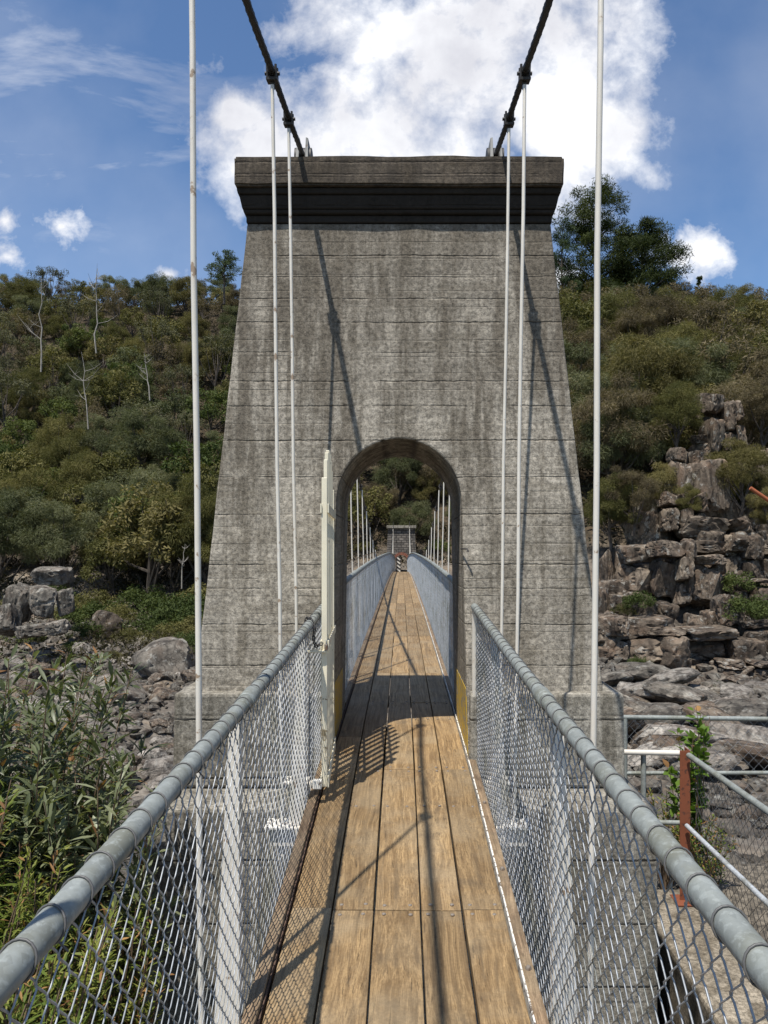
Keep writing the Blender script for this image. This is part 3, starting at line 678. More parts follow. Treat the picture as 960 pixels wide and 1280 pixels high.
# ------------------------------------------------------------------ chain link fences
RX = 0.482
def chain_link(y0, y1, s, xf, zb, ztp, p=0.040, dh=0.041, r=0.0017, sides=4, knuckle=True, axis='y'):
    """woven wires between height functions zb(y) and ztp(y); xf(y, v) gives the sheet's side position"""
    V_, F_ = [], []
    n = int((y1 - y0) / p); ca = [(math.cos(2 * math.pi * k / sides + .4), math.sin(2 * math.pi * k / sides + .4)) for k in range(sides)]
    for k in range(n):
        ya = y0 + k * p; zb0, zt0 = zb(ya), ztp(ya); rows = int(round(0.98 / dh)); hh_ = (zt0 - zb0) / rows
        pts = []
        wav = 0.004 * math.sin(ya * 5.0)
        for j in range(rows + 1):
            odd = (j + k) % 2; y = ya + (p if odd else 0); z = zb0 + hh_ * j; v = j / rows
            bx = xf(ya, v) + wav * math.sin(math.pi * v)
            if knuckle:
                sg = 1 if odd else -1
                pts.append((bx + sg * 0.0028, y - sg * 0.004, z - hh_ * 0.20)); pts.append((bx, y + sg * 0.0016, z)); pts.append((bx - sg * 0.0028, y - sg * 0.004, z + hh_ * 0.20))
            else: pts.append((bx + (0.002 if odd else -0.002), y, z))
        b = len(V_)
        for i, q in enumerate(pts):
            a_ = pts[max(i - 1, 0)]; c_ = pts[min(i + 1, len(pts) - 1)]
            ty, tz = c_[1] - a_[1], c_[2] - a_[2]; l = math.hypot(ty, tz) or 1; ty /= l; tz /= l
            for cx, cy in ca: V_.append((q[0] + cx * r, q[1] - tz * cy * r, q[2] + ty * cy * r))
        for i in range(len(pts) - 1):
            for q in range(sides):
                q2 = (q + 1) % sides; F_.append((b + i * sides + q, b + i * sides + q2, b + (i + 1) * sides + q2, b + (i + 1) * sides + q))
    mb = MB(); mb.v = V_; mb.f = F_; mb.sm = [True] * len(F_); return mb
tie = MB()
def ring_pts(r, n=18, tilt=0.01): return [(r * math.cos(2 * math.pi * k / n), tilt * math.sin(2 * math.pi * k / n), r * math.sin(2 * math.pi * k / n)) for k in range(n + 1)]
tie.tube(ring_pts(0.0250), 0.0019, 6); tie.tube([(0, 0, -0.026), (0.002, 0.006, -0.048)], 0.0017, 5)
tie_p = None
for s in (-1, 1):
    side = 'left' if s < 0 else 'right'
    fe = empty('chain_link_fence', (s * RX, 2.4, deck_z(2.4)))
    tag(fe, 'grey pipe handrail with chain link mesh before the tower, %s of the planks' % side, 'fence')
    O = Vector(fe.location)
    def loc(mb): mb.v = [(v[0] - O.x, v[1] - O.y, v[2] - O.z) for v in mb.v]; return mb
    mb = MB(); mb.tube([(s * RX, y, rail_z(y)) for y in np.linspace(Y0, 4.72, 50)], 0.0230, 20); loc(mb).build('top_rail', M_galv, fe)
    cz = 2.42
    mb = MB(); mb.tube([(s * RX, y, rail_z(y)) for y in (cz - .055, cz - .05, cz + .05, cz + .055)], [0.0250, 0.0280, 0.0280, 0.0250], 20); loc(mb).build('rail_coupling', M_galv, fe)
    mb = MB(); mb.tube([(s * RX, 4.66, rail_z(4.66)), (s * RX, 4.70, rail_z(4.7) - 0.008), (s * RX, 4.715, rail_z(4.7) - 0.05), (s * RX, 4.715, deck_z(4.7) - 0.1)], 0.017, 10)
    loc(mb).build('end_post', M_white if s > 0 else M_galv, fe)
    mb = chain_link(Y0 + 1.2, 4.69, s, lambda y, v: s * lerp(0.494, RX + 0.006, v), lambda y: deck_z(y) - 0.05, lambda y: rail_z(y) - 0.026, 0.034, 0.035, 0.0019)
    loc(mb).build('wire_mesh', M_wire, fe)
    for y in hang_y[:4]:
        # flat upright that widens towards the beam
        zr, zb = rail_z(y) - 0.03, deck_z(y) - 0.10
        mb = MB(); xi, w0, w1 = 0.500, 0.030, 0.085
        mb.add([(s * xi, y - .004, zb), (s * (xi + w1), y - .004, zb), (s * (xi + w0), y - .004, zr), (s * xi, y - .004, zr), (s * xi, y + .004, zb), (s * (xi + w1), y + .004, zb), (s * (xi + w0), y + .004, zr), (s * xi, y + .004, zr)],
               [(0, 1, 2, 3), (7, 6, 5, 4), (0, 3, 7, 4), (1, 5, 6, 2), (0, 4, 5, 1), (3, 2, 6, 7)])
        mb.box((s * (xi + 0.002), y + 0.026, (zr + zb) / 2), (0.005, 0.042, zr - zb))
        loc(mb).build('post', M_white, fe)
    y = 0.12; k = 0
    while y < 4.6:
        if tie_p is None: tie_p = tie.build('tie_wire', M_tie, fe); q = tie_p
        else: q = tie_p.copy(); COL.objects.link(q); q.parent = fe
        q.location = Vector((s * RX, y, rail_z(y))) - O; q.rotation_euler = (0.07, random.uniform(-.5, .5), random.uniform(-.14, .14)); y += 0.092 + random.uniform(-.008, .008); k += 1
for s in (-1, 1):
    side = 'left' if s < 0 else 'right'
    fe = empty('chain_link_fence', (s * RX, 30, deck_z(30)))
    tag(fe, 'long chain link fence receding beyond the arch, %s of the planks' % side, 'fence')
    O = Vector(fe.location)
    mb = MB(); mb.tube([(s * (RX - .01), y, rail_z(y)) for y in np.linspace(6.15, 62.3, 90)], 0.0245, 12); loc(mb).build('top_rail', M_galv, fe)
    mb = chain_link(6.15, 62.3, s, lambda y, v: s * lerp(0.494, RX, v), lambda y: deck_z(y) - 0.05, lambda y: rail_z(y) - 0.02, 0.045, 0.045, 0.0018, 3, False)
    loc(mb).build('wire_mesh', M_wirep, fe)
    for y in [6.2] + main_y[::1]:
        mb = MB(); mb.box((s * 0.515, y, (rail_z(y) + deck_z(y)) / 2 - 0.03), (0.034, 0.012, rail_z(y) - deck_z(y) + 0.06)); loc(mb).build('post', M_white if y > 6.5 else M_galv, fe)

# ------------------------------------------------------------------ gate folded back against the fence, chain and padlock
gx = -0.437; gy0, gy1 = 3.99, 4.83
gate = empty('metal_gate', (gx, gy1, deck_z(4.8)))
tag(gate, 'cream painted bar gate with an arched top, swung open beside the arch', 'gate')
nbars = 9; O = Vector(gate.location)
def frame_tilt(y): return 0.075 * (gy1 - y)      # the free end stands slightly off the fence
zb = deck_z(4.4) + 0.06
for k in range(nbars):
    y = lerp(gy1 - 0.03, gy0 + 0.02, k / (nbars - 1)); u = (k / (nbars - 1) - 0.5) * 2
    zt_ = E + 0.30 + 0.30 * math.sqrt(max(0, 1 - (u * 0.94) ** 2))
    mb = MB(); w = 0.026 if 0 < k < nbars - 1 else 0.038
    mb.box((gx + frame_tilt(y) * 0.6, y, (zt_ + zb) / 2), (w * 0.8, w, zt_ - zb)); loc(mb).build('bar', M_cream, gate, 0.003)
for zc, hgt in ((zb + 0.03, 0.06), (E - 0.50, 0.045), (E + 0.235, 0.05)):
    for sx in (-1, 1):
        mb = MB(); mb.box((gx + 0.020 + sx * 0.0195, (gy0 + gy1) / 2, zc), (0.008, gy1 - gy0 + 0.02, hgt), Matrix.Rotation(0.045, 3, 'Z')); loc(mb).build('cross_rail', M_cream, gate, 0.002)
mb = MB(); mb.box((gx + 0.036, gy0 + 0.05, E - 0.50), (0.03, 0.09, 0.10)); loc(mb).build('latch', M_cream, gate, 0.004)
mb = MB(); mb.box((gx - 0.005, gy0 + 0.0, E - 0.535), (0.11, 0.05, 0.012)); loc(mb).build('latch_plate', M_cream, gate, 0.003)
mb = MB(); mb.box((gx - 0.0, gy0 - 0.012, zb + 0.02), (0.05, 0.03, 0.05)); loc(mb).build('drop_foot', M_angle, gate, 0.004)
ch = empty('chain', (-0.45, 3.98, rail_z(4.0)))
tag(ch, 'dark steel chain looped over the handrail and the open gate', 'chain')
pth = [Vector(v) for v in [(-0.515, 4.02, rail_z(4) - 0.02), (-0.50, 4.03, rail_z(4) + 0.03), (-0.475, 4.0, rail_z(4) + 0.03), (-0.45, 3.97, rail_z(4) - 0.02), (-0.455, 3.955, rail_z(4) - 0.08), (-0.44, 3.95, rail_z(4) - 0.115), (-0.41, 3.955, rail_z(4) - 0.10), (-0.395, 3.98, rail_z(4) - 0.09)]]
pl = []
for i in range(len(pth) - 1):
    n = max(1, round((pth[i + 1] - pth[i]).length / 0.021))
    pl += [pth[i].lerp(pth[i + 1], k / n) for k in range(n)]
for i in range(len(pl) - 1):
    d = (pl[i + 1] - pl[i]).normalized(); u = d.orthogonal().normalized(); u = Matrix.Rotation((i % 2) * math.pi / 2, 3, d) @ u; c0 = (pl[i] + pl[i + 1]) / 2
    mb = MB(); mb.tube([c0 + d * 0.0155 * math.cos(a) + u * 0.0085 * math.sin(a) for a in np.linspace(0, 2 * math.pi, 13)], 0.003, 5)
    mb.v = [tuple(Vector(v) - ch.location) for v in mb.v]; mb.build('link', M_dark, ch)
pk = empty('padlock', (-0.388, 3.975, rail_z(4) - 0.12)); tag(pk, 'small metal padlock hanging on the gate chain', 'padlock')
mb = MB(); mb.box((0, 0, 0), (0.018, 0.034, 0.034)); mb.build('lock_body', M_bolt, pk, 0.003)
mb = MB(); mb.tube([(0, 0.011 * math.cos(a), 0.017 + 0.018 * math.sin(a)) for a in np.linspace(0, math.pi, 9)], 0.003, 6); mb.build('shackle', M_galv, pk)

# ------------------------------------------------------------------ far stone tower
def stone_mat():
    m = Mt('dark_rubble_stone'); p = m.tc('Object'); br = m.n.new('ShaderNodeTexBrick'); m.l.new(m.mapv(p, (1, 1, 1), (0, 0, 0), (R(90), 0, 0)), br.inputs['Vector'])
    br.inputs['Scale'].default_value = 1.0; br.inputs['Mortar Size'].default_value = 0.025; br.inputs['Brick Width'].default_value = 0.42; br.inputs['Row Height'].default_value = 0.2
    br.inputs['Color1'].default_value = (0.17, 0.15, 0.13, 1); br.inputs['Color2'].default_value = (0.075, 0.068, 0.06, 1); br.inputs['Mortar'].default_value = (0.03, 0.027, 0.024, 1)
    a = m.noise(p, 5, 6, 0.65); c = m.mix(1.0, br.outputs[0], m.ramp(a, [(0.3, 0.6), (0.7, 1.5)]), 'MULTIPLY')
    return m.fin(c, 0.95, normal=m.bump(m.math('ADD', br.outputs['Fac'], a), 0.8, 0.03))
M_stone = stone_mat()
M_brick = painted('red_brick', (0.27, 0.10, 0.06), 0.9, 0.35, (0.12, 0.06, 0.045), 2)
ft = empty('stone_tower', (0, 62.9, E - 2.0)); O = Vector(ft.location)
tag(ft, 'small distant dark stone tower with a red brick arch at the far bank', 'tower')
yF, yB = 62.4, 63.8
def fh(z): return 1.13 + (E + 2.05 - z) * 0.05
def stone_leg(x0, x1a, x1b, z0, z1):
    mb = MB(); mb.add([(x0, yF, z0), (x1a, yF, z0), (x1b, yF, z1), (x0, yF, z1), (x0, yB, z0), (x1a, yB, z0), (x1b, yB, z1), (x0, yB, z1)], [(0, 1, 2, 3), (7, 6, 5, 4), (0, 3, 7, 4), (1, 5, 6, 2), (0, 4, 5, 1), (3, 2, 6, 7)])
    return mb
zA = E - 0.75; RA = 0.50
bm = bmesh.new(); prof = [(fh(E - 5), E - 5), (fh(E + 2.0), E + 2.0), (-fh(E + 2.0), E + 2.0), (-fh(E - 5), E - 5), (-RA, E - 5)] + [(RA * math.cos(a), zA + RA * math.sin(a)) for a in np.linspace(math.pi, 0, 13)] + [(RA, E - 5)]
vf = [bm.verts.new((x - O.x, yF - O.y, z - O.z)) for x, z in prof]; vb = [bm.verts.new((x - O.x, yB - O.y, z - O.z)) for x, z in prof]
fA = bm.faces.new(vf); fB = bm.faces.new(vb[::-1])
for i in range(len(prof)): bm.faces.new((vf[i], vb[i], vb[(i + 1) % len(prof)], vf[(i + 1) % len(prof)]))
bmesh.ops.recalc_face_normals(bm, faces=bm.faces); bmesh.ops.triangulate(bm, faces=[fA, fB])
me = bpy.data.meshes.new('tower_wall'); bm.to_mesh(me); bm.free(); me.materials.append(M_stone); o = bpy.data.objects.new('tower_wall', me); COL.objects.link(o); o.parent = ft
mb = MB(); mb.box((0, 63.1, E + 2.12), (2.5, 1.8, 0.236)); loc(mb).build('capping_slab', M_foot, ft, 0.02)
mb = MB()
for a in np.linspace(0, math.pi, 15):
    mb.box((math.cos(a) * 0.62, yF - 0.03, zA + math.sin(a) * 0.62), (0.23, 0.1, 0.11), Matrix.Rotation(-a, 3, 'Y'))
loc(mb).build('brick_arch_ring', M_brick, ft)
for s in (-1, 1):
    pm = MB(); pm.tube([(s * 0.71, 61.3, E - 1.95), (s * 0.69, 61.3, E + 2.1)], 0.045, 8); o = pm.build('steel_pole', M_white)
    tag(o, 'white steel pole standing in front of the distant stone tower, %s one' % ('left' if s < 0 else 'right'), 'pole')
# striped barrier board
sb = empty('barrier_board', (-0.24, 61.9, deck_z(61.9))); tag(sb, 'small black and white striped board in the distant arch', 'barrier board')
mb = MB(); mb.box((0, 0, 0.75), (0.36, 0.03, 1.3)); mb.build('board', M_dark, sb)
for k in range(4):
    mb = MB(); mb.box((0, -0.02, 0.28 + k * 0.32), (0.36, 0.008, 0.11), Matrix.Rotation(R(38), 3, 'Y')); mb.build('white_stripe', M_white, sb)

# ------------------------------------------------------------------ walkway fence on the right of the near tower
wr = empty('walkway_retaining_wall', (1.95, 3.0, E - 3.1)); O = Vector(wr.location)
tag(wr, 'pale concrete retaining wall below the rusty post', 'wall')
mb = MB(); mb.box((1.95, 2.0, E - 3.2), (0.42, 7.2, 1.29)); loc(mb).build('wall_body', M_slab, wr, 0.03)
mb = MB(); mb.box((1.70, 5.49, E - 3.17), (0.92, 0.22, 1.25)); loc(mb).build('end_wall', M_slab, wr, 0.03)
rp = empty('rusty_post', (2.09, 5.4, E - 2.55)); O = Vector(rp.location); tag(rp, 'rust red steel angle post bolted to the concrete wall', 'post')
mb = MB(); mb.box((2.085, 5.395, E - 2.0), (0.075, 0.008, 1.10)); mb.box((2.121, 5.445, E - 2.0), (0.008, 0.09, 1.10)); loc(mb).build('angle_iron', M_rust, rp, 0.002)
mb = MB(); mb.box((2.09, 5.40, E - 2.545), (0.17, 0.17, 0.012)); loc(mb).build('base_plate', M_rust, rp, 0.003)
mb = MB(); mb.tube([(2.09, 5.35, E - 2.54), (2.09, 5.35, E - 2.505)], 0.018, 6); loc(mb).build('bolt', M_rust, rp)
wf = empty('walkway_fence', (2.1, 3.5, E - 2.55)); O = Vector(wf.location)
tag(wf, 'low pipe rail fence with mesh running from the rusty post towards the viewer', 'fence')
mb = MB(); mb.tube([(2.10, 5.36, E - 1.475), (2.10, 0.0, E - 1.475)], 0.021, 12); loc(mb).build('top_rail', M_galv, wf)
mb = MB(); mb.tube([(2.085, 5.36, E - 1.985), (2.085, 0.0, E - 1.985)], 0.017, 10); loc(mb).build('mid_rail', M_wirep, wf)
mb = chain_link(0.6, 5.34, 1, lambda y, v: 2.125, lambda y: E - 2.50, lambda y: E - 1.49, 0.040, 0.040, 0.0021, 3, False); loc(mb).build('wire_mesh', M_tie, wf)
for y in (1.2, 3.3):
    mb = MB(); mb.tube([(2.14, y, E - 2.55), (2.14, y, E - 1.47)], 0.018, 8); loc(mb).build('post', M_galv, wf)
wl2 = empty('cross_rail_fence', (1.75, 5.42, E - 2.55)); O = Vector(wl2.location)
tag(wl2, 'short white pipe rails between the tower footing and the rusty post', 'fence')
mb = MB(); mb.tube([(1.545, 5.42, E - 1.465), (2.06, 5.42, E - 1.475)], 0.02, 10); loc(mb).build('top_rail', M_white, wl2)
mb = MB(); mb.tube([(1.545, 5.42, E - 1.975), (2.06, 5.42, E - 1.985)], 0.017, 10); loc(mb).build('mid_rail', M_galv, wl2)
mb = MB(); mb.tube([(1.80, 5.45, E - 2.6), (1.80, 5.45, E - 1.48)], 0.019, 10); loc(mb).build('post', M_galv, wl2)
bf = empty('back_fence', (3.6, 6.4, E - 2.6)); O = Vector(bf.location)
tag(bf, 'galvanised mesh fence crossing behind the rusty post with the riverbed beyond it', 'fence')
mb = MB(); mb.tube([(1.92, 6.4, E - 1.43), (7.5, 6.4, E - 1.50)], 0.02, 10); loc(mb).build('top_rail', M_galv, bf)
mb = MB(); mb.tube([(1.92, 6.4, E - 1.915), (7.5, 6.4, E - 1.90)], 0.017, 10); loc(mb).build('mid_rail', M_galv, bf)
cl = chain_link(1.95, 7.4, 1, lambda y, v: 0.0, lambda y: E - 2.5, lambda y: E - 1.46, 0.045, 0.045, 0.0022, 3, False)
cl.v = [(v[1], 6.42 + v[0], v[2]) for v in cl.v]; loc(cl).build('wire_mesh', M_wire, bf)
for x in (1.95, 4.3, 6.8):
    mb = MB(); mb.tube([(x, 6.4, E - 2.7), (x, 6.4, E - 1.44)], 0.022, 10); loc(mb).build('post', M_galv, bf)

# ------------------------------------------------------------------ rocks
def rock_mesh(name, seed, blocky, mat, sub=4):
    rnd = random.Random(seed); bm = bmesh.new(); bmesh.ops.create_icosphere(bm, subdivisions=sub, radius=1.0)
    planes = []
    if blocky:
        Q = Matrix.Rotation(rnd.uniform(-.25, .25), 3, 'X') @ Matrix.Rotation(rnd.uniform(-.25, .25), 3, 'Y') @ Matrix.Rotation(rnd.uniform(0, 3), 3, 'Z')
        for ax in ((1, 0, 0), (-1, 0, 0), (0, 1, 0), (0, -1, 0), (0, 0, 1), (0, 0, -1)):
            n = (Q @ Vector(ax) + Vector((rnd.uniform(-.15, .15), rnd.uniform(-.15, .15), rnd.uniform(-.15, .15)))).normalized(); planes.append((n, rnd.uniform(0.62, 0.78)))
        extra = 4
    else: extra = 18
    for _ in range(extra):
        n = Vector((rnd.gauss(0, 1), rnd.gauss(0, 1), rnd.gauss(0, 1))).normalized(); planes.append((n, rnd.uniform(0.72, 0.98)))
    sv = Vector((rnd.random() * 40, seed, 3))
    for v in bm.verts:
        d = v.co.normalized(); r = 1.05
        for n, k in planes:
            c = d.dot(n)
            if c > 0.05: r = min(r, k / c)
        r *= 1 + 0.07 * noise.fractal(d * 1.6 + sv, 1.0, 2.0, 3) + 0.035 * noise.fractal(d * 6 + sv, 0.8, 2.1, 3)
        cr = noise.voronoi(Vector((d.x * 1.5, d.y * 1.5, d.z * 0.7)) + sv)[0]; r *= 1 - (0.13 if blocky else 0.05) * max(0, 1 - (cr[1] - cr[0]) / 0.06)
        v.co = d * r
    me = bpy.data.meshes.new(name); bm.to_mesh(me); bm.free(); me.materials.append(mat)
    me.polygons.foreach_set('use_smooth', [True] * len(me.polygons))
    if hasattr(me, 'set_sharp_from_angle'): me.set_sharp_from_angle(angle=R(28))
    return me
R_round = [rock_mesh('boulder', 10 + i, False, (M_rock, M_rockl, M_rockd)[i % 3]) for i in range(9)]
R_block = [rock_mesh('rock_block', 40 + i, True, M_rockd, 4) for i in range(8)]
def fractured(seed, mat):
    rnd = random.Random(seed); mb_v, mb_f = [], []
    nx, nz = rnd.choice(((2, 2), (2, 1), (1, 2), (3, 2), (2, 2)))
    xs_ = sorted([-1, 1] + [rnd.uniform(-.5, .5) if nx == 2 else v + rnd.uniform(-.15, .15) for v in ((0,) if nx == 2 else (-.33, .33) if nx == 3 else ())])
    for i in range(len(xs_) - 1):
        zs_ = sorted([-1, 1 - rnd.uniform(0, .35)] + ([rnd.uniform(-.35, .45)] if nz == 2 else []))
        for j in range(len(zs_) - 1):
            src = rnd.choice(R_block); M_ = Matrix.Translation(((xs_[i] + xs_[i + 1]) / 2, rnd.uniform(-.25, .25), (zs_[j] + zs_[j + 1]) / 2)) @ Matrix.Diagonal(((xs_[i + 1] - xs_[i]) * .62, 0.8, (zs_[j + 1] - zs_[j]) * .62, 1)) @ Matrix.Rotation(rnd.choice((0, 1.57, 3.14, 4.71)) + rnd.uniform(-.15, .15), 4, 'Z')
            b_ = len(mb_v); mb_v += [tuple(M_ @ v.co) for v in src.vertices]; mb_f += [tuple(b_ + k for k in p_.vertices) for p_ in src.polygons]
    me = bpy.data.meshes.new('rock_outcrop'); me.from_pydata(mb_v, [], mb_f); me.materials.append(mat); me.polygons.foreach_set('use_smooth', [True] * len(me.polygons)); me.set_sharp_from_angle(angle=R(28)); return me
def put(me, name, loc_, size, label, cat, group=None, rz=None, tilt=0.15):
    o = bpy.data.objects.new(name, me); COL.objects.link(o); o.location = loc_; o.scale = size
    o.rotation_euler = (random.uniform(-tilt, tilt), random.uniform(-tilt, tilt), random.uniform(0, 6.28) if rz is None else rz)
    return tag(o, label, cat, group)
# rocky outcrops on the right bank: (px, py, width px, height px, depth)
outc = [(900, 530, 48, 74, 37, 'tall upright brown rock pillar high on the right bank slope'), (880, 512, 38, 50, 37.6, 'shorter rock knob against the side of the tall rock pillar'),
        (893, 560, 60, 40, 37, None), (868, 606, 62, 84, 34.5, 'squarish brown rock block below the tall rock pillar'), (850, 590, 40, 56, 35, None), (945, 590, 60, 70, 36, None), (952, 640, 50, 62, 35, None),
        (850, 640, 52, 50, 33.5, None), (888, 668, 90, 52, 33, 'pale rounded rock above the upright square blocks'), (925, 700, 70, 60, 33, None), (905, 690, 70, 66, 32.6, None), (948, 700, 50, 60, 32, None),
        (838, 712, 54, 74, 31.5, 'upright brown block left of the square faced block'), (870, 722, 56, 74, 31.2, 'upright square faced brown block streaked with dark stains'), (795, 712, 50, 66, 32.5, None), (768, 715, 40, 56, 33, None),
        (812, 762, 56, 34, 30.5, None), (918, 765, 54, 44, 31, None), (905, 778, 42, 84, 29.6, 'grey upright block at the outer end of the lower ledge'), (880, 790, 50, 70, 29.8, None), (945, 740, 52, 50, 31, None),
        (795, 795, 88, 62, 29, 'broad grey ledge rock beside the tower edge'), (858, 802, 96, 52, 28.6, 'big wedge shaped ledge rock with a dark notch beneath it'), (765, 802, 56, 58, 29, None),
        (935, 812, 60, 40, 28, 'low pale rounded rock right of the ledge'), (950, 790, 44, 36, 28.5, None), (765, 760, 44, 56, 31.5, None), (940, 835, 80, 24, 27, None), (745, 790, 40, 50, 30, None)]
for i, (px, py, w, h, d, lb) in enumerate(outc):
    q = at(px, py, d); sx, sz = w / F * d / 1.30, h / F * d / 1.30
    put(fractured(500 + i, M_rockd), 'rock_outcrop', q, (sx * .68, sx * random.uniform(.6, .8), sz * .68), lb or 'weathered block of the right bank outcrop, %s, %s' % (('beside the tall pillar' if py < 600 else 'beside the pale rounded rock' if py < 700 else 'level with the square faced block' if py < 780 else 'down on the lower ledge'), 'picture edge side' if px > 860 else 'tower side'), 'rock', None if lb else 'outcrop blocks %d %d' % (0 if py < 600 else 1 if py < 700 else 2 if py < 780 else 3, px > 860), rz=random.uniform(-.3, .3), tilt=0.06)
for (px, py, w, h, d, lb) in [(22, 742, 46, 60, 47, 'tall grey rock leaning at the foot of the left wooded slope'), (50, 738, 46, 50, 46, 'middle rock of the grey cluster below the left wooded slope'), (80, 738, 30, 46, 46.5, None), (8, 760, 40, 50, 45, None),
                               (66, 706, 60, 30, 49, None), (40, 775, 60, 24, 43, None), (70, 770, 36, 22, 42, None), (95, 610, 50, 22, 72, 'pinkish bare rock showing among trees on the left slope'), (120, 615, 30, 20, 73, None)]:
    q = at(px, py + 14, d); sx, sz = w / F * d / 2.3, h / F * d / 2.35
    put(R_block[(px + py) % 8] if py < 640 else rock_mesh('rock_outcrop', 900 + px, True, M_rock, 4), 'rock_outcrop', q, (sx, sx, sz * 1.15), lb or 'smaller grey rock in the cluster at the foot of the left slope, %s' % ('upper' if py < 730 else 'middle' if py < 765 else 'lower'), 'rock', None if lb else 'small cluster rocks %d' % (0 if py < 730 else 1 if py < 765 else 2), tilt=0.1)
rnde = random.Random(77)
for k in range(46):
    px = rnde.uniform(748, 965); py = rnde.uniform(640, 850); d = 36.5 - (py - 600) / 29.0 + rnde.uniform(0.2, 1.0); w = rnde.uniform(16, 46); h = w * rnde.uniform(.7, 1.5)
    q = at(px, py, d); sx, sz = w / F * d / 1.3, h / F * d / 1.3
    put(R_block[rnde.randrange(8)], 'rock_block', q, (sx, sx, sz), 'smaller loose block lodged in the outcrop, %s, %s' % ('upper tier' if py < 710 else 'middle tier' if py < 780 else 'lowest tier', 'picture edge side' if px > 900 else 'middle part' if px > 820 else 'tower side'), 'rock', 'lodged blocks %d %d' % (0 if py < 710 else 1 if py < 780 else 2, 0 if px > 900 else 1 if px > 820 else 2), rz=rnde.uniform(-.5, .5), tilt=0.12)
rndb = random.Random(5)
def boulder_at(px, py, wpx, lb=None, grp='river boulders', flat=0.62, meshes=None, dmax=64, dmin=8):
    # find where the view ray meets the smooth ground
    lo = dmin
    for d in np.arange(dmin, dmax, 0.5):
        q = at(px, py, d)
        if q.z < smooth_ground(q.x, q.y): break
    else: return
    w = wpx / F * d / 1.7; q = at(px, py, d); z = ground_z(q.x, q.y) + w * 0.25
    me_ = rndb.choice(meshes or R_round)
    if lb is None:
        col_ = {M_rock: 'grey', M_rockl: 'pale', M_rockd: 'brown'}[me_.materials[0]]; size_ = 'small' if w < 0.35 else ('middling' if w < 0.75 else 'large')
        if px < 400: where = ('beside the wooded bank', 'halfway down the riverbed', 'low down near the footing and shrubs')[min(2, int((py - 772) / 75))]; lb = '%s %s boulder %s, left of the tower' % (size_, col_, where)
        else: where = ('against the ledge rocks', 'in the middle of the rock shelf', 'just over the back fence rail')[min(2, max(0, int((py - 838) / 40)))]; lb = '%s %s waterworn rock %s, %s' % (size_, col_, where, 'tower side' if px < 860 else 'picture edge side')
        grp = lb.replace('boulder', 'boulders').replace('rock ', 'rocks ', 1)
    else: grp = None
    put(me_, 'boulder', (q.x, q.y, z), (w * rndb.uniform(.9, 1.15), w * rndb.uniform(.8, 1.1), w * flat * rndb.uniform(.8, 1.2)), lb, 'boulder', grp, tilt=0.35)
boulder_at(205, 842, 66, 'big pale grey boulder, the largest one, beside the tower foot', flat=0.66, meshes=[R_round[3]])
boulder_at(131, 792, 40, 'rounded grey boulder standing upright among small stones', flat=0.8)
boulder_at(145, 885, 74, 'dark flat slab boulder below the big pale one')
boulder_at(75, 772, 44, 'smooth lying rock below the left rock cluster')
n = 0
while n < 210:
    px, py = rndb.uniform(-60, 250), rndb.uniform(772, 1010)
    if py > 930 and px < 120: continue
    boulder_at(px, py, rndb.choice((12, 15, 18, 22, 26, 34)) * (0.6 + (py - 770) / 300)); n += 1
# plateau rocks right
n = 0
while n < 85:
    px, py = rndb.uniform(745, 1010), rndb.uniform(838, 985)
    boulder_at(px, py, rndb.choice((22, 30, 42, 60, 85)) * (0.6 + (py - 830) / 220), None, flat=0.36); n += 1
# fine rubble
rs = np.random.RandomState(3)
bm = bmesh.new(); bmesh.ops.create_icosphere(bm, subdivisions=1, radius=1.0); base = np.array([v.co[:] for v in bm.verts]); tri = np.array([[v.index for v in f.verts] for f in bm.faces]); bm.free()
rv = []
for k in range(9500):
    if k % 3: y = rs.uniform(9, 60); x = -(y + 8) * rs.uniform(0.12, 0.62)
    else: y = rs.uniform(8.5, 30); x = (y + 8) * rs.uniform(0.1, 0.6)
    s_ = (0.06 + 0.24 * rs.rand() ** 2) * (0.6 + y / 55)
    v = base * (1 + 0.25 * rs.randn(len(base), 1)) * s_ * np.array([1, 1, 0.65]) ; a = rs.rand() * 6.28
    rot = np.array([[math.cos(a), -math.sin(a), 0], [math.sin(a), math.cos(a), 0], [0, 0, 1]]); v = v @ rot.T + np.array([x, y, ground_z(x, y) + s_ * 0.2])
    rv.append(v[tri.ravel()])
rv = np.concatenate(rv); me = big_mesh('river_stones', rv, len(rv) // 3, 3, M_rock); o = bpy.data.objects.new('river_stones', me); COL.objects.link(o); tag(o, 'loose small stones strewn over the riverbed', kind='stuff')

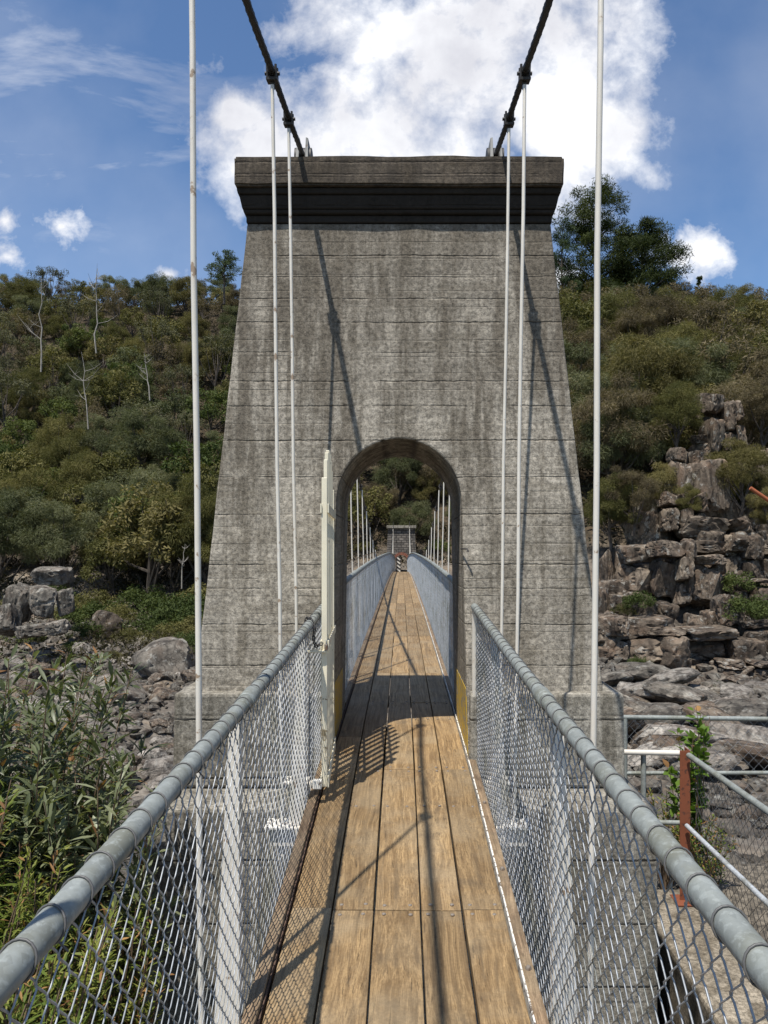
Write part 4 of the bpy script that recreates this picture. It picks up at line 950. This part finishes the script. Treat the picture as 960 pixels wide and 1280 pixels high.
# ------------------------------------------------------------------ trees
def leaf_cloud(rs, centers, radii, per, size, aspect, droop=0.0, tone_c=None, shell=0.55):
    """quads around clump centres -> verts (4N,3), tone (4N)"""
    C = np.repeat(centers, per, axis=0); Rr = np.repeat(radii, per, axis=0); n = len(C)
    d = rs.randn(n, 3); d /= np.linalg.norm(d, axis=1)[:, None]; rad = (shell + (1 - shell) * rs.rand(n, 1) ** 0.6)
    P = C + d * Rr * rad
    ax = rs.randn(n, 3) + d * 0.9; ax[:, 2] -= droop * 2.0; ax /= np.linalg.norm(ax, axis=1)[:, None]
    if aspect > 0.12:      # leaves lie roughly along the outside of their clump
        nn = d * 1.0 + rs.randn(n, 3) * 0.55; nn[:, 2] += 0.25; nn /= np.linalg.norm(nn, axis=1)[:, None]
        b = np.cross(ax, nn); b /= (np.linalg.norm(b, axis=1)[:, None] + 1e-6); ax = np.cross(nn, b)
    else:
        b = np.cross(ax, rs.randn(n, 3)); b /= np.linalg.norm(b, axis=1)[:, None]
    L = size * (0.6 + 0.8 * rs.rand(n, 1)); Wd = L * aspect
    v = np.stack([P - b * Wd * .5, P + ax * L * 0.5 - b * Wd * 0.35 , P + ax * L + b * Wd * 0.1, P + ax * L * .4 + b * Wd * .5], axis=1).reshape(-1, 3)
    t = np.clip((tone_c if tone_c is not None else rs.rand(len(centers))).repeat(per) * 0.6 + rs.rand(n) * 0.4, 0, 1).repeat(4)
    return v, t
def clumps(rs, n, rx, rz, zc, bottom=-0.8, cr=0.3, lump=0.5):
    c = []
    while len(c) < n:
        d = rs.randn(3); d /= np.linalg.norm(d)
        if d[2] < bottom: continue
        k = rs.uniform(0.45, 1.0) ** 0.6
        lum = 1 + lump * noise.noise(Vector((d[0] * 1.3 + n, d[1] * 1.3, d[2] * 1.3 + rx)))
        c.append(d * np.array([rx, rx, rz]) * k * lum + np.array([0, 0, zc]))
    c = np.array(c); r = cr * rx * (0.55 + 0.7 * rs.rand(n)); rad = np.stack([r, r, r * 0.75], axis=1)
    return c, rad
def trunk_mb(rs, H, r0, clump_c, nl=7):
    mb = MB(); pts = [Vector((0.04 * H * math.sin(i * 1.3 + H), 0.03 * H * math.cos(i * 1.7), H * i / 5 - 0.3)) for i in range(6)]
    mb.tube(pts, [r0 * (1 - 0.14 * i) for i in range(6)], 7, False)
    idx = rs.choice(len(clump_c), min(nl, len(clump_c)), replace=False)
    for i in idx:
        e = Vector(clump_c[i]); k = rs.randint(1, 4); s_ = pts[k]; mid = s_.lerp(e, 0.5) + Vector((0, 0, -0.08 * H))
        mb.tube([s_, mid, e], [r0 * 0.45, r0 * 0.3, r0 * 0.12], 5, False)
    return mb
kinds = {}
def make_kind(key, seed, mat, rx, rz, zc, ncl, per, size, aspect, droop=0.0, cr=0.3, bottom=-0.5, r0=0.16, nl=9, shell=0.5, bk=None):
    rs = np.random.RandomState(seed); c, rad = clumps(rs, ncl, rx, rz, zc, bottom, cr)
    v, t = leaf_cloud(rs, c, rad, per, size, aspect, droop, None, shell)
    me = big_mesh('crown', v, len(v) // 4, 4, mat, tone=t)
    tr = trunk_mb(rs, zc, r0, c, nl); tm = bpy.data.meshes.new('trunk'); tm.from_pydata(tr.v, [], tr.f); tm.materials.append(bk or B_dark)
    kinds[key] = (me, tm, rx, zc + rz)
for i in range(3):
    make_kind('olive%d' % i, 100 + i, L_olive, 2.3, 2.1, 3.4, 38, 120, 0.24, 0.38, 0.0, 0.27)
    make_kind('green%d' % i, 110 + i, L_green, 2.4, 1.9, 3.2, 36, 125, 0.24, 0.42, 0.0, 0.27)
for i in range(2):
    make_kind('brown%d' % i, 120 + i, L_brown, 2.1, 2.2, 3.3, 34, 110, 0.26, 0.22, 0.1, 0.27)
    make_kind('grey%d' % i, 130 + i, L_grey, 2.2, 1.8, 3.0, 38, 125, 0.22, 0.40, 0.0, 0.26)
    make_kind('gold%d' % i, 140 + i, L_gold, 2.1, 1.9, 3.0, 38, 125, 0.22, 0.40, 0.0, 0.26)
    make_kind('gum%d' % i, 145 + i, L_gum2, 2.4, 1.7, 5.6, 24, 95, 0.26, 0.30, 0.3, 0.24, -0.2, 0.14, 8, bk=B_dark)
for i in range(3):
    make_kind('oak%d' % i, 150 + i, (L_olive, L_brown, L_gold)[i], 2.2, 2.6, 3.3, 46, 620, 0.22, 0.11, 0.35, 0.27, shell=0.35)
make_kind('oakg', 155, L_grey, 2.3, 2.4, 3.1, 46, 620, 0.22, 0.11, 0.3, 0.27, shell=0.35)
make_kind('scrub', 160, L_green, 1.5, 1.1, 0.9, 30, 110, 0.16, 0.5, 0, 0.34, -0.3, 0.05)
make_kind('scrubo', 161, L_olive, 1.5, 1.0, 0.9, 30, 110, 0.16, 0.35, 0, 0.34, -0.3, 0.05)
names = {'olive': ('bushy_tree', 'olive green bushy tree'), 'green': ('leafy_tree', 'mid green leafy tree'), 'brown': ('dry_tree', 'brownish dry crowned tree'), 'grey': ('wattle_tree', 'grey green rounded tree'),
         'gold': ('wattle_tree', 'golden olive rounded tree'), 'gum': ('gum_tree', 'open crowned pale trunked gum'), 'oak': ('casuarina_tree', 'feathery needle tree'), 'oakg': ('casuarina_tree', 'feathery grey green needle tree'), 'scrub': ('shrub', 'low green shrub'), 'scrubo': ('shrub', 'low olive shrub')}
def tree(kind, x, y, s_, where, label=None, group=None, zoff=0.0, sz=None):
    me, tm, rx, H = kinds[kind]; base_ = kind.rstrip('0123456789'); nm, lb = names[base_]
    if not label:
        ppx = VX + F * x / y; ppy = HZ - F * (smooth_ground(x, y) + 3 * s_ - E) / y
        col_ = ('outside frame' if ppx < -20 or ppx > 980 else 'picture edge side' if (ppx < 80 or ppx > 890) else 'beside tower' if (200 < ppx < 790) else 'midway')
        if 300 < ppx < 700: col_ = 'behind tower'
        lb = '%s %s' % ('big' if s_ > 1.15 else 'smaller', lb); where = '%s %s, %s' % ('high' if ppy < 450 else 'halfway' if ppy < 570 else 'low', where, col_)
    e = empty(nm, (x, y, smooth_ground(x, y) - 0.25 * s_ + zoff), random.uniform(0, 6.28), (s_, s_, sz or s_))
    tag(e, label or '%s %s' % (lb, where), 'shrub' if nm == 'shrub' else 'tree', None if label else '%ss %s' % (lb, where))
    for n2, mm in (('crown', me), ('trunk', tm)):
        o = bpy.data.objects.new(n2, mm); COL.objects.link(o); o.parent = e
    return e
rt = random.Random(11); cnt = 0
def ray_ground(px, py, d0=20, d1=170, fn=None):
    for d in np.arange(d0, d1, 0.7):
        q = at(px, py, d)
        if q.z < smooth_ground(q.x, q.y): return q
    return None
placed = []
def scatter(n, xr, yr, kindsel, where, mind, sc=(0.8, 1.35)):
    k = tries = 0
    while k < n and tries < n * 40:
        tries += 1; y = rt.uniform(*yr); t = rt.uniform(*xr); x = t * (y + 8)
        if any((x - a) ** 2 + (y - b) ** 2 < (mind * (0.6 + y / 160)) ** 2 for a, b in placed): continue
        placed.append((x, y)); tree(rt.choice(kindsel), x, y, rt.uniform(*sc), where, sz=None); k += 1
Lk = ['oakg', 'oak0', 'brown0', 'oak2', 'gold0', 'gum0', 'gum1', 'gum0', 'brown0', 'grey1', 'gum1', 'oak1', 'olive0', 'olive1', 'olive2', 'green0', 'green1', 'green2', 'brown0', 'brown1', 'grey0', 'grey1', 'gold0', 'oakg', 'olive0', 'green1', 'gold1', 'oak0']
Rk = ['brown0', 'brown1', 'oak1', 'oak0', 'brown1', 'oakg', 'grey0', 'oak0', 'oak1', 'oak2', 'oak1', 'oak0', 'gold0', 'olive1', 'brown0', 'oakg', 'gold1', 'brown1']
scatter(60, (-0.60, -0.20), (63, 76), ['oak2', 'oakg', 'olive0', 'gold0', 'oak0', 'gold1', 'oak1', 'olive2', 'green0', 'oakg'], 'at the left hillside foot', 3.1, (1.05, 1.8))
scatter(215, (-0.60, -0.19), (77, 128), Lk, 'on the left hillside', 3.0, (0.8, 1.5))
scatter(30, (-0.60, -0.17), (126, 140), ['olive0', 'brown0', 'grey1', 'olive1', 'oakg'], 'along the left ridge', 3.0, (0.75, 1.15))
scatter(150, (0.16, 0.60), (38, 92), Rk, 'on the right hillside', 2.9, (0.72, 1.25))
scatter(28, (0.17, 0.58), (92, 116), Rk, 'along the right ridge', 3.6, (0.9, 1.3))
scatter(24, (-0.95, -0.6), (64, 120), Lk, 'on the left hillside', 5.5, (1.0, 1.6))
scatter(14, (0.6, 0.9), (45, 100), Rk, 'on the right hillside', 5.5, (0.9, 1.4))
scatter(34, (-0.13, 0.14), (68, 100), ['oak0', 'brown0', 'oak1', 'olive0', 'oakg'], 'behind the stone tower', 3.6, (0.8, 1.2))
# individually recognisable trees
def tree_px(kind, px, py_base, d, s_, label, sz=None):
    q = at(px, py_base, d); return tree(kind, q.x, d, s_, '', label, sz=sz)
tree_px('gold0', 185, 690, 63, 2.0, 'large pale olive rounded tree above the big boulder on the left')
tree_px('oakg', 180, 500, 80, 1.8, 'tall dark grey green tree halfway up the left slope')
tree_px('green0', 160, 450, 98, 1.35, 'bright green rounded crown below the dead trees')
tree_px('green1', 100, 400, 108, 1.35, 'yellow green crown beside the tall dead tree')
tree_px('oak2', 800, 540, 42, 1.35, 'big golden feathery tree left of the tall rock pillar')
tree_px('oak0', 905, 650, 36, 0.72, 'small feathery tree standing before the rock blocks')
tree_px('oak1', 760, 640, 38, 1.1, 'brown feathery tree right next to the tower edge')
for px, d, s_, k in ((240, 52, .9, 'scrubo'), (205, 58, 1.3, 'scrub'), (100, 56, 1.0, 'scrub'), (150, 56, 1.0, 'scrubo'), (225, 54, 1.5, 'scrub'), (20, 60, 1.2, 'scrubo'), (120, 60, 1.2, 'scrubo'), (180, 61, 1.3, 'scrub'), (60, 61, 1.3, 'scrub'), (250, 60, 1.5, 'scrubo')):
    q = at(px, 800, d); tree(k, q.x, d, s_, 'at the riverbed edge left of the tower')
for px, d, s_, k in ((235, 46, .8, 'scrub'), (215, 49, .9, 'scrubo'), (160, 50, .6, 'scrubo'), (110, 52, .7, 'scrub'), (185, 53, .9, 'scrub'), (140, 44, .35, 'scrubo'), (90, 47, .4, 'scrub'), (60, 52, .6, 'scrubo'), (30, 50, .7, 'scrub'), (175, 42, .3, 'scrub'), (120, 38, .3, 'scrubo'), (245, 56, 1.5, 'scrub'), (130, 57, 1.1, 'scrub'), (85, 58, 1.1, 'scrubo')):
    q = at(px, 800, d); tree(k, q.x, d, s_, 'among the riverbed stones')
for px, py, d, s_, k in ((800, 838, 27.5, .3, 'scrub'), (935, 775, 29, .6, 'scrub'), (955, 780, 30, .6, 'scrub'), (795, 760, 29.5, .4, 'scrub'), (780, 770, 30, .3, 'scrubo'), (905, 870, 22, .25, 'scrub'), (780, 640, 36, 1.0, 'scrubo'), (920, 740, 31, .5, 'scrub')):
    q = at(px, py, d); e = tree(k, q.x, d, s_, 'on the rock ledges right of the tower'); e.location.z = q.z - 0.3 * s_
for px, py, d, s_, k in ((925, 640, 34, .62, 'oak2'), (845, 560, 36.5, .6, 'oak0'), (790, 660, 33, .5, 'oak1'), (760, 680, 33.5, .55, 'oak0'), (830, 650, 34.5, .5, 'oak2'), (950, 560, 37.5, .6, 'oak1'), (960, 670, 32.5, .4, 'oak2'), (862, 650, 33.2, .3, 'oak0')):
    q = at(px, py, d); e = tree(k, q.x, d, s_, 'among outcrop rocks'); e.location.z = q.z - 0.2
for px, pb, d, s_, k, lb in ((498, 640, 74, 1.15, 'oakg', 'big grey green feathery tree above the stone tower, seen through the arch'), (470, 660, 71, .8, 'oak1', 'brown feathery tree at the left inside the arch opening'), (535, 650, 73, .8, 'oak2', 'golden feathery tree at the right inside the arch opening'),
                            (452, 690, 68, .6, 'scrubo', 'low scrub beside the far stone tower, left inside the arch'), (548, 690, 68, .7, 'scrub', 'low green scrub beside the far stone tower, right inside the arch')):
    tree_px(k, px, pb, d, s_, lb)
# dark pine pair and thin conifer on the right ridge
def pine(name, q, Wd, H, seed, label, ncl, per, size, aspect, mat, open_=0.0, lean=0.0):
    rs = np.random.RandomState(seed); c = []
    while len(c) < ncl:
        h = rs.uniform(0.16 + open_, 1.0); rmax = Wd * (1 - 0.62 * h ** 1.6) * (0.45 + 0.75 * abs(math.sin(h * 9 + seed))); a = rs.uniform(0, 6.28)
        c.append((math.cos(a) * rmax * rs.uniform(.35, 1) + lean * h, math.sin(a) * rmax * rs.uniform(.3, 1), h * H))
    c = np.array(c); r = Wd * 0.17 * (0.6 + 0.7 * rs.rand(ncl)); rad = np.stack([r, r, r * 0.6], axis=1)
    v, t = leaf_cloud(rs, c, rad, per, size, aspect, -0.25, None, 0.2)
    e = empty(name, q); tag(e, label, 'tree')
    me = big_mesh('crown', v, len(v) // 4, 4, mat, tone=t); o = bpy.data.objects.new('crown', me); COL.objects.link(o); o.parent = e
    mb = MB(); mb.tube([(lean * k / 5, 0, H * 0.96 * k / 5 - 1) for k in range(6)], [Wd * 0.055 * (1 - 0.16 * k) for k in range(6)], 7, False)
    for i in rs.choice(ncl, min(34, ncl), replace=False):
        z = c[i][2]; mb.tube([(lean * z / H, 0, z - 0.12 * H), ((c[i][0] + lean * z / H) / 2, c[i][1] / 2, z - 0.03 * H), tuple(c[i])], [Wd * 0.02, Wd * 0.013, Wd * 0.006], 5, False)
    mb.build('trunk', B_dark, e); return e
q = at(742, 430, 88); pine('pine_tree', q, 6.4, 18.4, 3, 'tall open crowned dark pine rising beside the tower top', 190, 170, 0.42, 0.2, L_pine)
q = at(800, 412, 86); pine('pine_tree', q, 7.0, 11.9, 8, 'dense dark spreading pine right of the tall open one', 190, 200, 0.42, 0.2, L_pine)
q = at(700, 420, 87); pine('pine_tree', q, 3.4, 13.5, 5, 'thin dark pine half hidden by the tower edge', 80, 110, 0.42, 0.16, L_gum)
q = at(871, 390, 112); pine('cypress_tree', q, 0.9, 5.4, 9, 'tiny dark spire shaped conifer on the right skyline', 34, 80, 0.3, 0.3, L_pine)
q = at(278, 372, 108); pine('gum_tree', q, 3.6, 6.5, 12, 'open crowned gum on the left skyline touching the tower', 60, 70, 0.3, 0.3, L_gum, 0.25)
# dead trees
_r = 0.62
def dead(px, pyb, pyt, d, seed, label, r0=0.16, nb_=7, lean=0.0):
    rs = random.Random(seed); b0 = at(px, pyb, d); H = (pyb - pyt) / F * d
    mb = MB(); P = [Vector((lean * H * k / 7 + rs.uniform(-.02, .02) * H, rs.uniform(-.02, .02) * H, H * k / 7)) for k in range(8)]
    P[0] = Vector((0, 0, -1.0)); r0 = r0 * _r; mb.tube(P, [r0 * (1 - 0.11 * k) for k in range(8)], 7)
    br = []
    for k in range(nb_):
        i = rs.randint(2, 6); s_ = P[i]; a = rs.uniform(0, 6.28); L = H * rs.uniform(.14, .32)
        e_ = s_ + Vector((math.cos(a) * L, math.sin(a) * L * .6, L * rs.uniform(.3, 1.1))); m_ = s_.lerp(e_, .5) + Vector((0, 0, -L * .12))
        b_ = MB(); b_.tube([s_, m_, e_], [r0 * .42, r0 * .3, r0 * .1], 5)
        for _ in range(2):
            f_ = m_ + Vector((rs.uniform(-1, 1), rs.uniform(-.5, .5), rs.uniform(.1, 1))) * L * .45; b_.tube([m_, f_], [r0 * .2, r0 * .06], 4)
        br.append(b_)
    e = empty('dead_tree', b0); tag(e, label, 'tree'); mb.build('trunk', B_pale, e)
    for b_ in br: b_.build('branch', B_pale, e)
dead(49, 455, 348, 92, 1, 'slender bleached dead tree, leftmost on the left slope', .17, 6)
dead(118, 432, 335, 96, 2, 'forked bleached dead tree poking above the left skyline', .17, 9)
dead(108, 525, 440, 80, 3, 'pale dead tree below the forked one', .12, 7, -.1)
dead(185, 490, 440, 86, 6, 'dead grey branching tree beside the bright green crown', .13, 8, -.15)
dead(788, 450, 395, 60, 4, 'leaning white dead trunk below the dark pine', .07, 1, .25)
dead(765, 500, 455, 52, 7, 'short pale dead stick on the right slope', .05, 1, .3)
dead(225, 720, 680, 58, 9, 'tangle of bleached dead branches near the tower edge', .09, 9, .1)
dead(512, 640, 590, 80, 12, 'dead branching tree seen through the arch', .10, 8, .2)
# undergrowth between the trees
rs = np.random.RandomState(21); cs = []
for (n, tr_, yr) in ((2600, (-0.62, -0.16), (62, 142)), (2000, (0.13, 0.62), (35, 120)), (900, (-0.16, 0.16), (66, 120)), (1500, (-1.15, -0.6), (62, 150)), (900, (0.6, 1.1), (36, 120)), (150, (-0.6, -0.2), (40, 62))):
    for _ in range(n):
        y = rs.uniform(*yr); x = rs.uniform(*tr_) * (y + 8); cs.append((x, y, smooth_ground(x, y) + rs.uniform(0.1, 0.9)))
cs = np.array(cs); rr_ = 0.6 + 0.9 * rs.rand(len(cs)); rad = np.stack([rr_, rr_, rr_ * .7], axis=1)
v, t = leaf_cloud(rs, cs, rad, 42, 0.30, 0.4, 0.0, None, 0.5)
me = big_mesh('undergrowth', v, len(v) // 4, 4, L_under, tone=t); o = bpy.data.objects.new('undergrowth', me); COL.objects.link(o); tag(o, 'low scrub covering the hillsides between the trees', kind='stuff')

# ------------------------------------------------------------------ near shrubs on the left bank
def leaf_shape(L, Wd, P, ax, side, up, curl):
    """lance shaped leaf: 5 stations"""
    vs = []; st = [(0, .05), (.22, .75), (.5, 1.0), (.78, .62), (1.0, .03)]
    for u, w in st:
        c = P + ax * L * u - up * curl * L * u * u; vs += [c - side * Wd * w * .5 + up * 0.12 * Wd * w, c, c + side * Wd * w * .5 + up * 0.12 * Wd * w]
    fs = []
    for k in range(4):
        a = 3 * k; fs += [(a, a + 1, a + 4, a + 3), (a + 1, a + 2, a + 5, a + 4)]
    return vs, fs
def shrub(seed, base, stems, H, spread, leafL, leafW, nleaf, mat, name, label, dead_frac=0.0, leanx=0.0, step=None):
    rr = random.Random(seed); e = empty(name, base); tag(e, label, 'shrub')
    st = MB(); lf = MB(); tones = []; dl = MB(); dt = []
    for s_ in range(stems):
        a = rr.uniform(0, 6.28); top = Vector((math.cos(a) * spread * rr.uniform(.2, 1) + leanx, math.sin(a) * spread * rr.uniform(.2, 1), H * rr.uniform(.5, 1)))
        p0 = Vector((top.x * .12, top.y * .12, -0.1)); p1 = p0.lerp(top, .5) + Vector((rr.uniform(-.08, .08), rr.uniform(-.08, .08), .12 * H))
        pts = [p0.lerp(p1, k / 4).lerp(p1.lerp(top, k / 4), k / 4) for k in range(5)]; pts = [((1 - u) ** 2) * p0 + 2 * u * (1 - u) * p1 + u * u * top for u in [k / 8 for k in range(9)]]
        st.tube(pts, [0.008 * (1 - .09 * k) for k in range(9)], 5, False)
        tone = rr.random() * .5
        for k in range(nleaf):
            u = rr.uniform(.25, 1.0) ** .7; i = min(7, int(u * 8)); P = pts[i].lerp(pts[i + 1], u * 8 - i)
            d = (pts[i + 1] - pts[i]).normalized(); rdir = Vector((rr.gauss(0, 1), rr.gauss(0, 1), rr.gauss(.25, .6))).normalized()
            ax = (rdir + d * .6).normalized(); P = P + rdir * rr.uniform(0, .03)
            side = ax.cross(Vector((rr.gauss(0, .3), rr.gauss(0, .3), 1))).normalized(); up = side.cross(ax)
            L = leafL * rr.uniform(.55, 1.25); vs, fs = leaf_shape(L, leafW * rr.uniform(.7, 1.2), P, ax, side, up, rr.uniform(0, .35))
            if rr.random() < dead_frac: dl.add(vs, fs, True); dt += [rr.random()] * len(vs)
            else: lf.add(vs, fs, True); tones += [min(1, tone + rr.random() * .5)] * len(vs)
    st.build('stems', B_twig, e)
    for mb_, tt, mt, nm in ((lf, tones, mat, 'leaves'), (dl, dt, L_dead, 'dry_leaves')):
        if not mb_.v: continue
        o = mb_.build(nm, mt, e); a = o.data.attributes.new('tone', 'FLOAT', 'POINT'); a.data.foreach_set('value', tt)
    return e
GB = E - 2.7
shrub(1, (-1.95, 3.75, GB), 95, 2.20, 0.70, 0.105, 0.021, 80, L_shrub, 'leafy_shrub', 'tall grey green shrub with long leathery leaves at the picture edge', 0.03)
shrub(2, (-1.55, 3.55, GB - .1), 70, 1.85, 0.46, 0.10, 0.020, 72, L_shrub, 'leafy_shrub', 'lower leathery leaved shrub leaning towards the tower footing', 0.02)
shrub(3, (-2.4, 4.4, GB - .1), 70, 2.2, 0.75, 0.105, 0.021, 64, L_shrub, 'leafy_shrub', 'leathery leaved shrub behind the tall one', 0.06)
shrub(9, (-2.1, 3.2, GB - .1), 60, 1.75, 0.5, 0.095, 0.019, 60, L_shrub, 'leafy_shrub', 'dark leathery shrub between the tall shrub and the yellow green heath', 0.08)
shrub(4, (-1.45, 2.7, GB - .1), 110, 1.62, 0.50, 0.05, 0.010, 110, L_heath, 'heath_shrub', 'yellow green fine leaved heath next to the chain link', 0.08)
shrub(5, (-1.45, 2.05, GB - .1), 120, 1.66, 0.55, 0.05, 0.009, 110, L_heath, 'heath_shrub', 'yellow green fine leaved heath at the lower picture corner', 0.08)
shrub(6, (-1.10, 2.35, GB - .2), 80, 1.25, 0.36, 0.04, 0.008, 90, L_heath, 'heath_shrub', 'low fine leaved heath seen through the mesh', 0.12)
shrub(7, (-1.85, 2.75, GB - .1), 110, 1.86, 0.55, 0.055, 0.010, 100, L_heath, 'heath_shrub', 'taller fine leaved heath with reddish tips below the leathery shrub', 0.12)
shrub(8, (-1.30, 3.25, GB - .2), 70, 1.35, 0.32, 0.045, 0.01, 80, L_heath, 'heath_shrub', 'small heath tuft at the foot of the concrete footing', 0.15)
# bright leaved sapling by the rusty post
q = at(868, 980, 6.15); shrub(20, (q.x, 6.15, E - 2.7), 14, 1.42, 0.22, 0.075, 0.055, 26, L_vine, 'sapling', 'bright green broad leaved sapling growing through the mesh fence', 0.04, -0.05)
q = at(835, 1010, 6.15); shrub(21, (q.x, 6.2, E - 2.75), 24, 0.75, 0.3, 0.035, 0.015, 60, L_heath, 'fence_weed', 'dry yellow green weed at the base of the mesh fence', 0.2)
q = at(880, 1010, 5.9); shrub(22, (q.x, 5.95, E - 2.75), 24, 0.6, 0.3, 0.035, 0.015, 60, L_heath, 'fence_weed', 'low weed right of the rusty post', 0.3)
# orange steel walkway rail glimpsed at the right edge
og = empty('orange_handrail', at(948, 622, 24)); O = Vector(og.location); tag(og, 'orange steel beam crossing the rocks at the right picture edge', 'handrail')
mb = MB(); mb.tube([at(936, 610, 24), at(1010, 660, 24)], 0.065, 8); loc(mb).build('top_rail', M_orange, og)
mb = MB(); mb.tube([at(1000, 654, 24), at(1000, 760, 24)], 0.06, 8); loc(mb).build('post', M_rust, og)
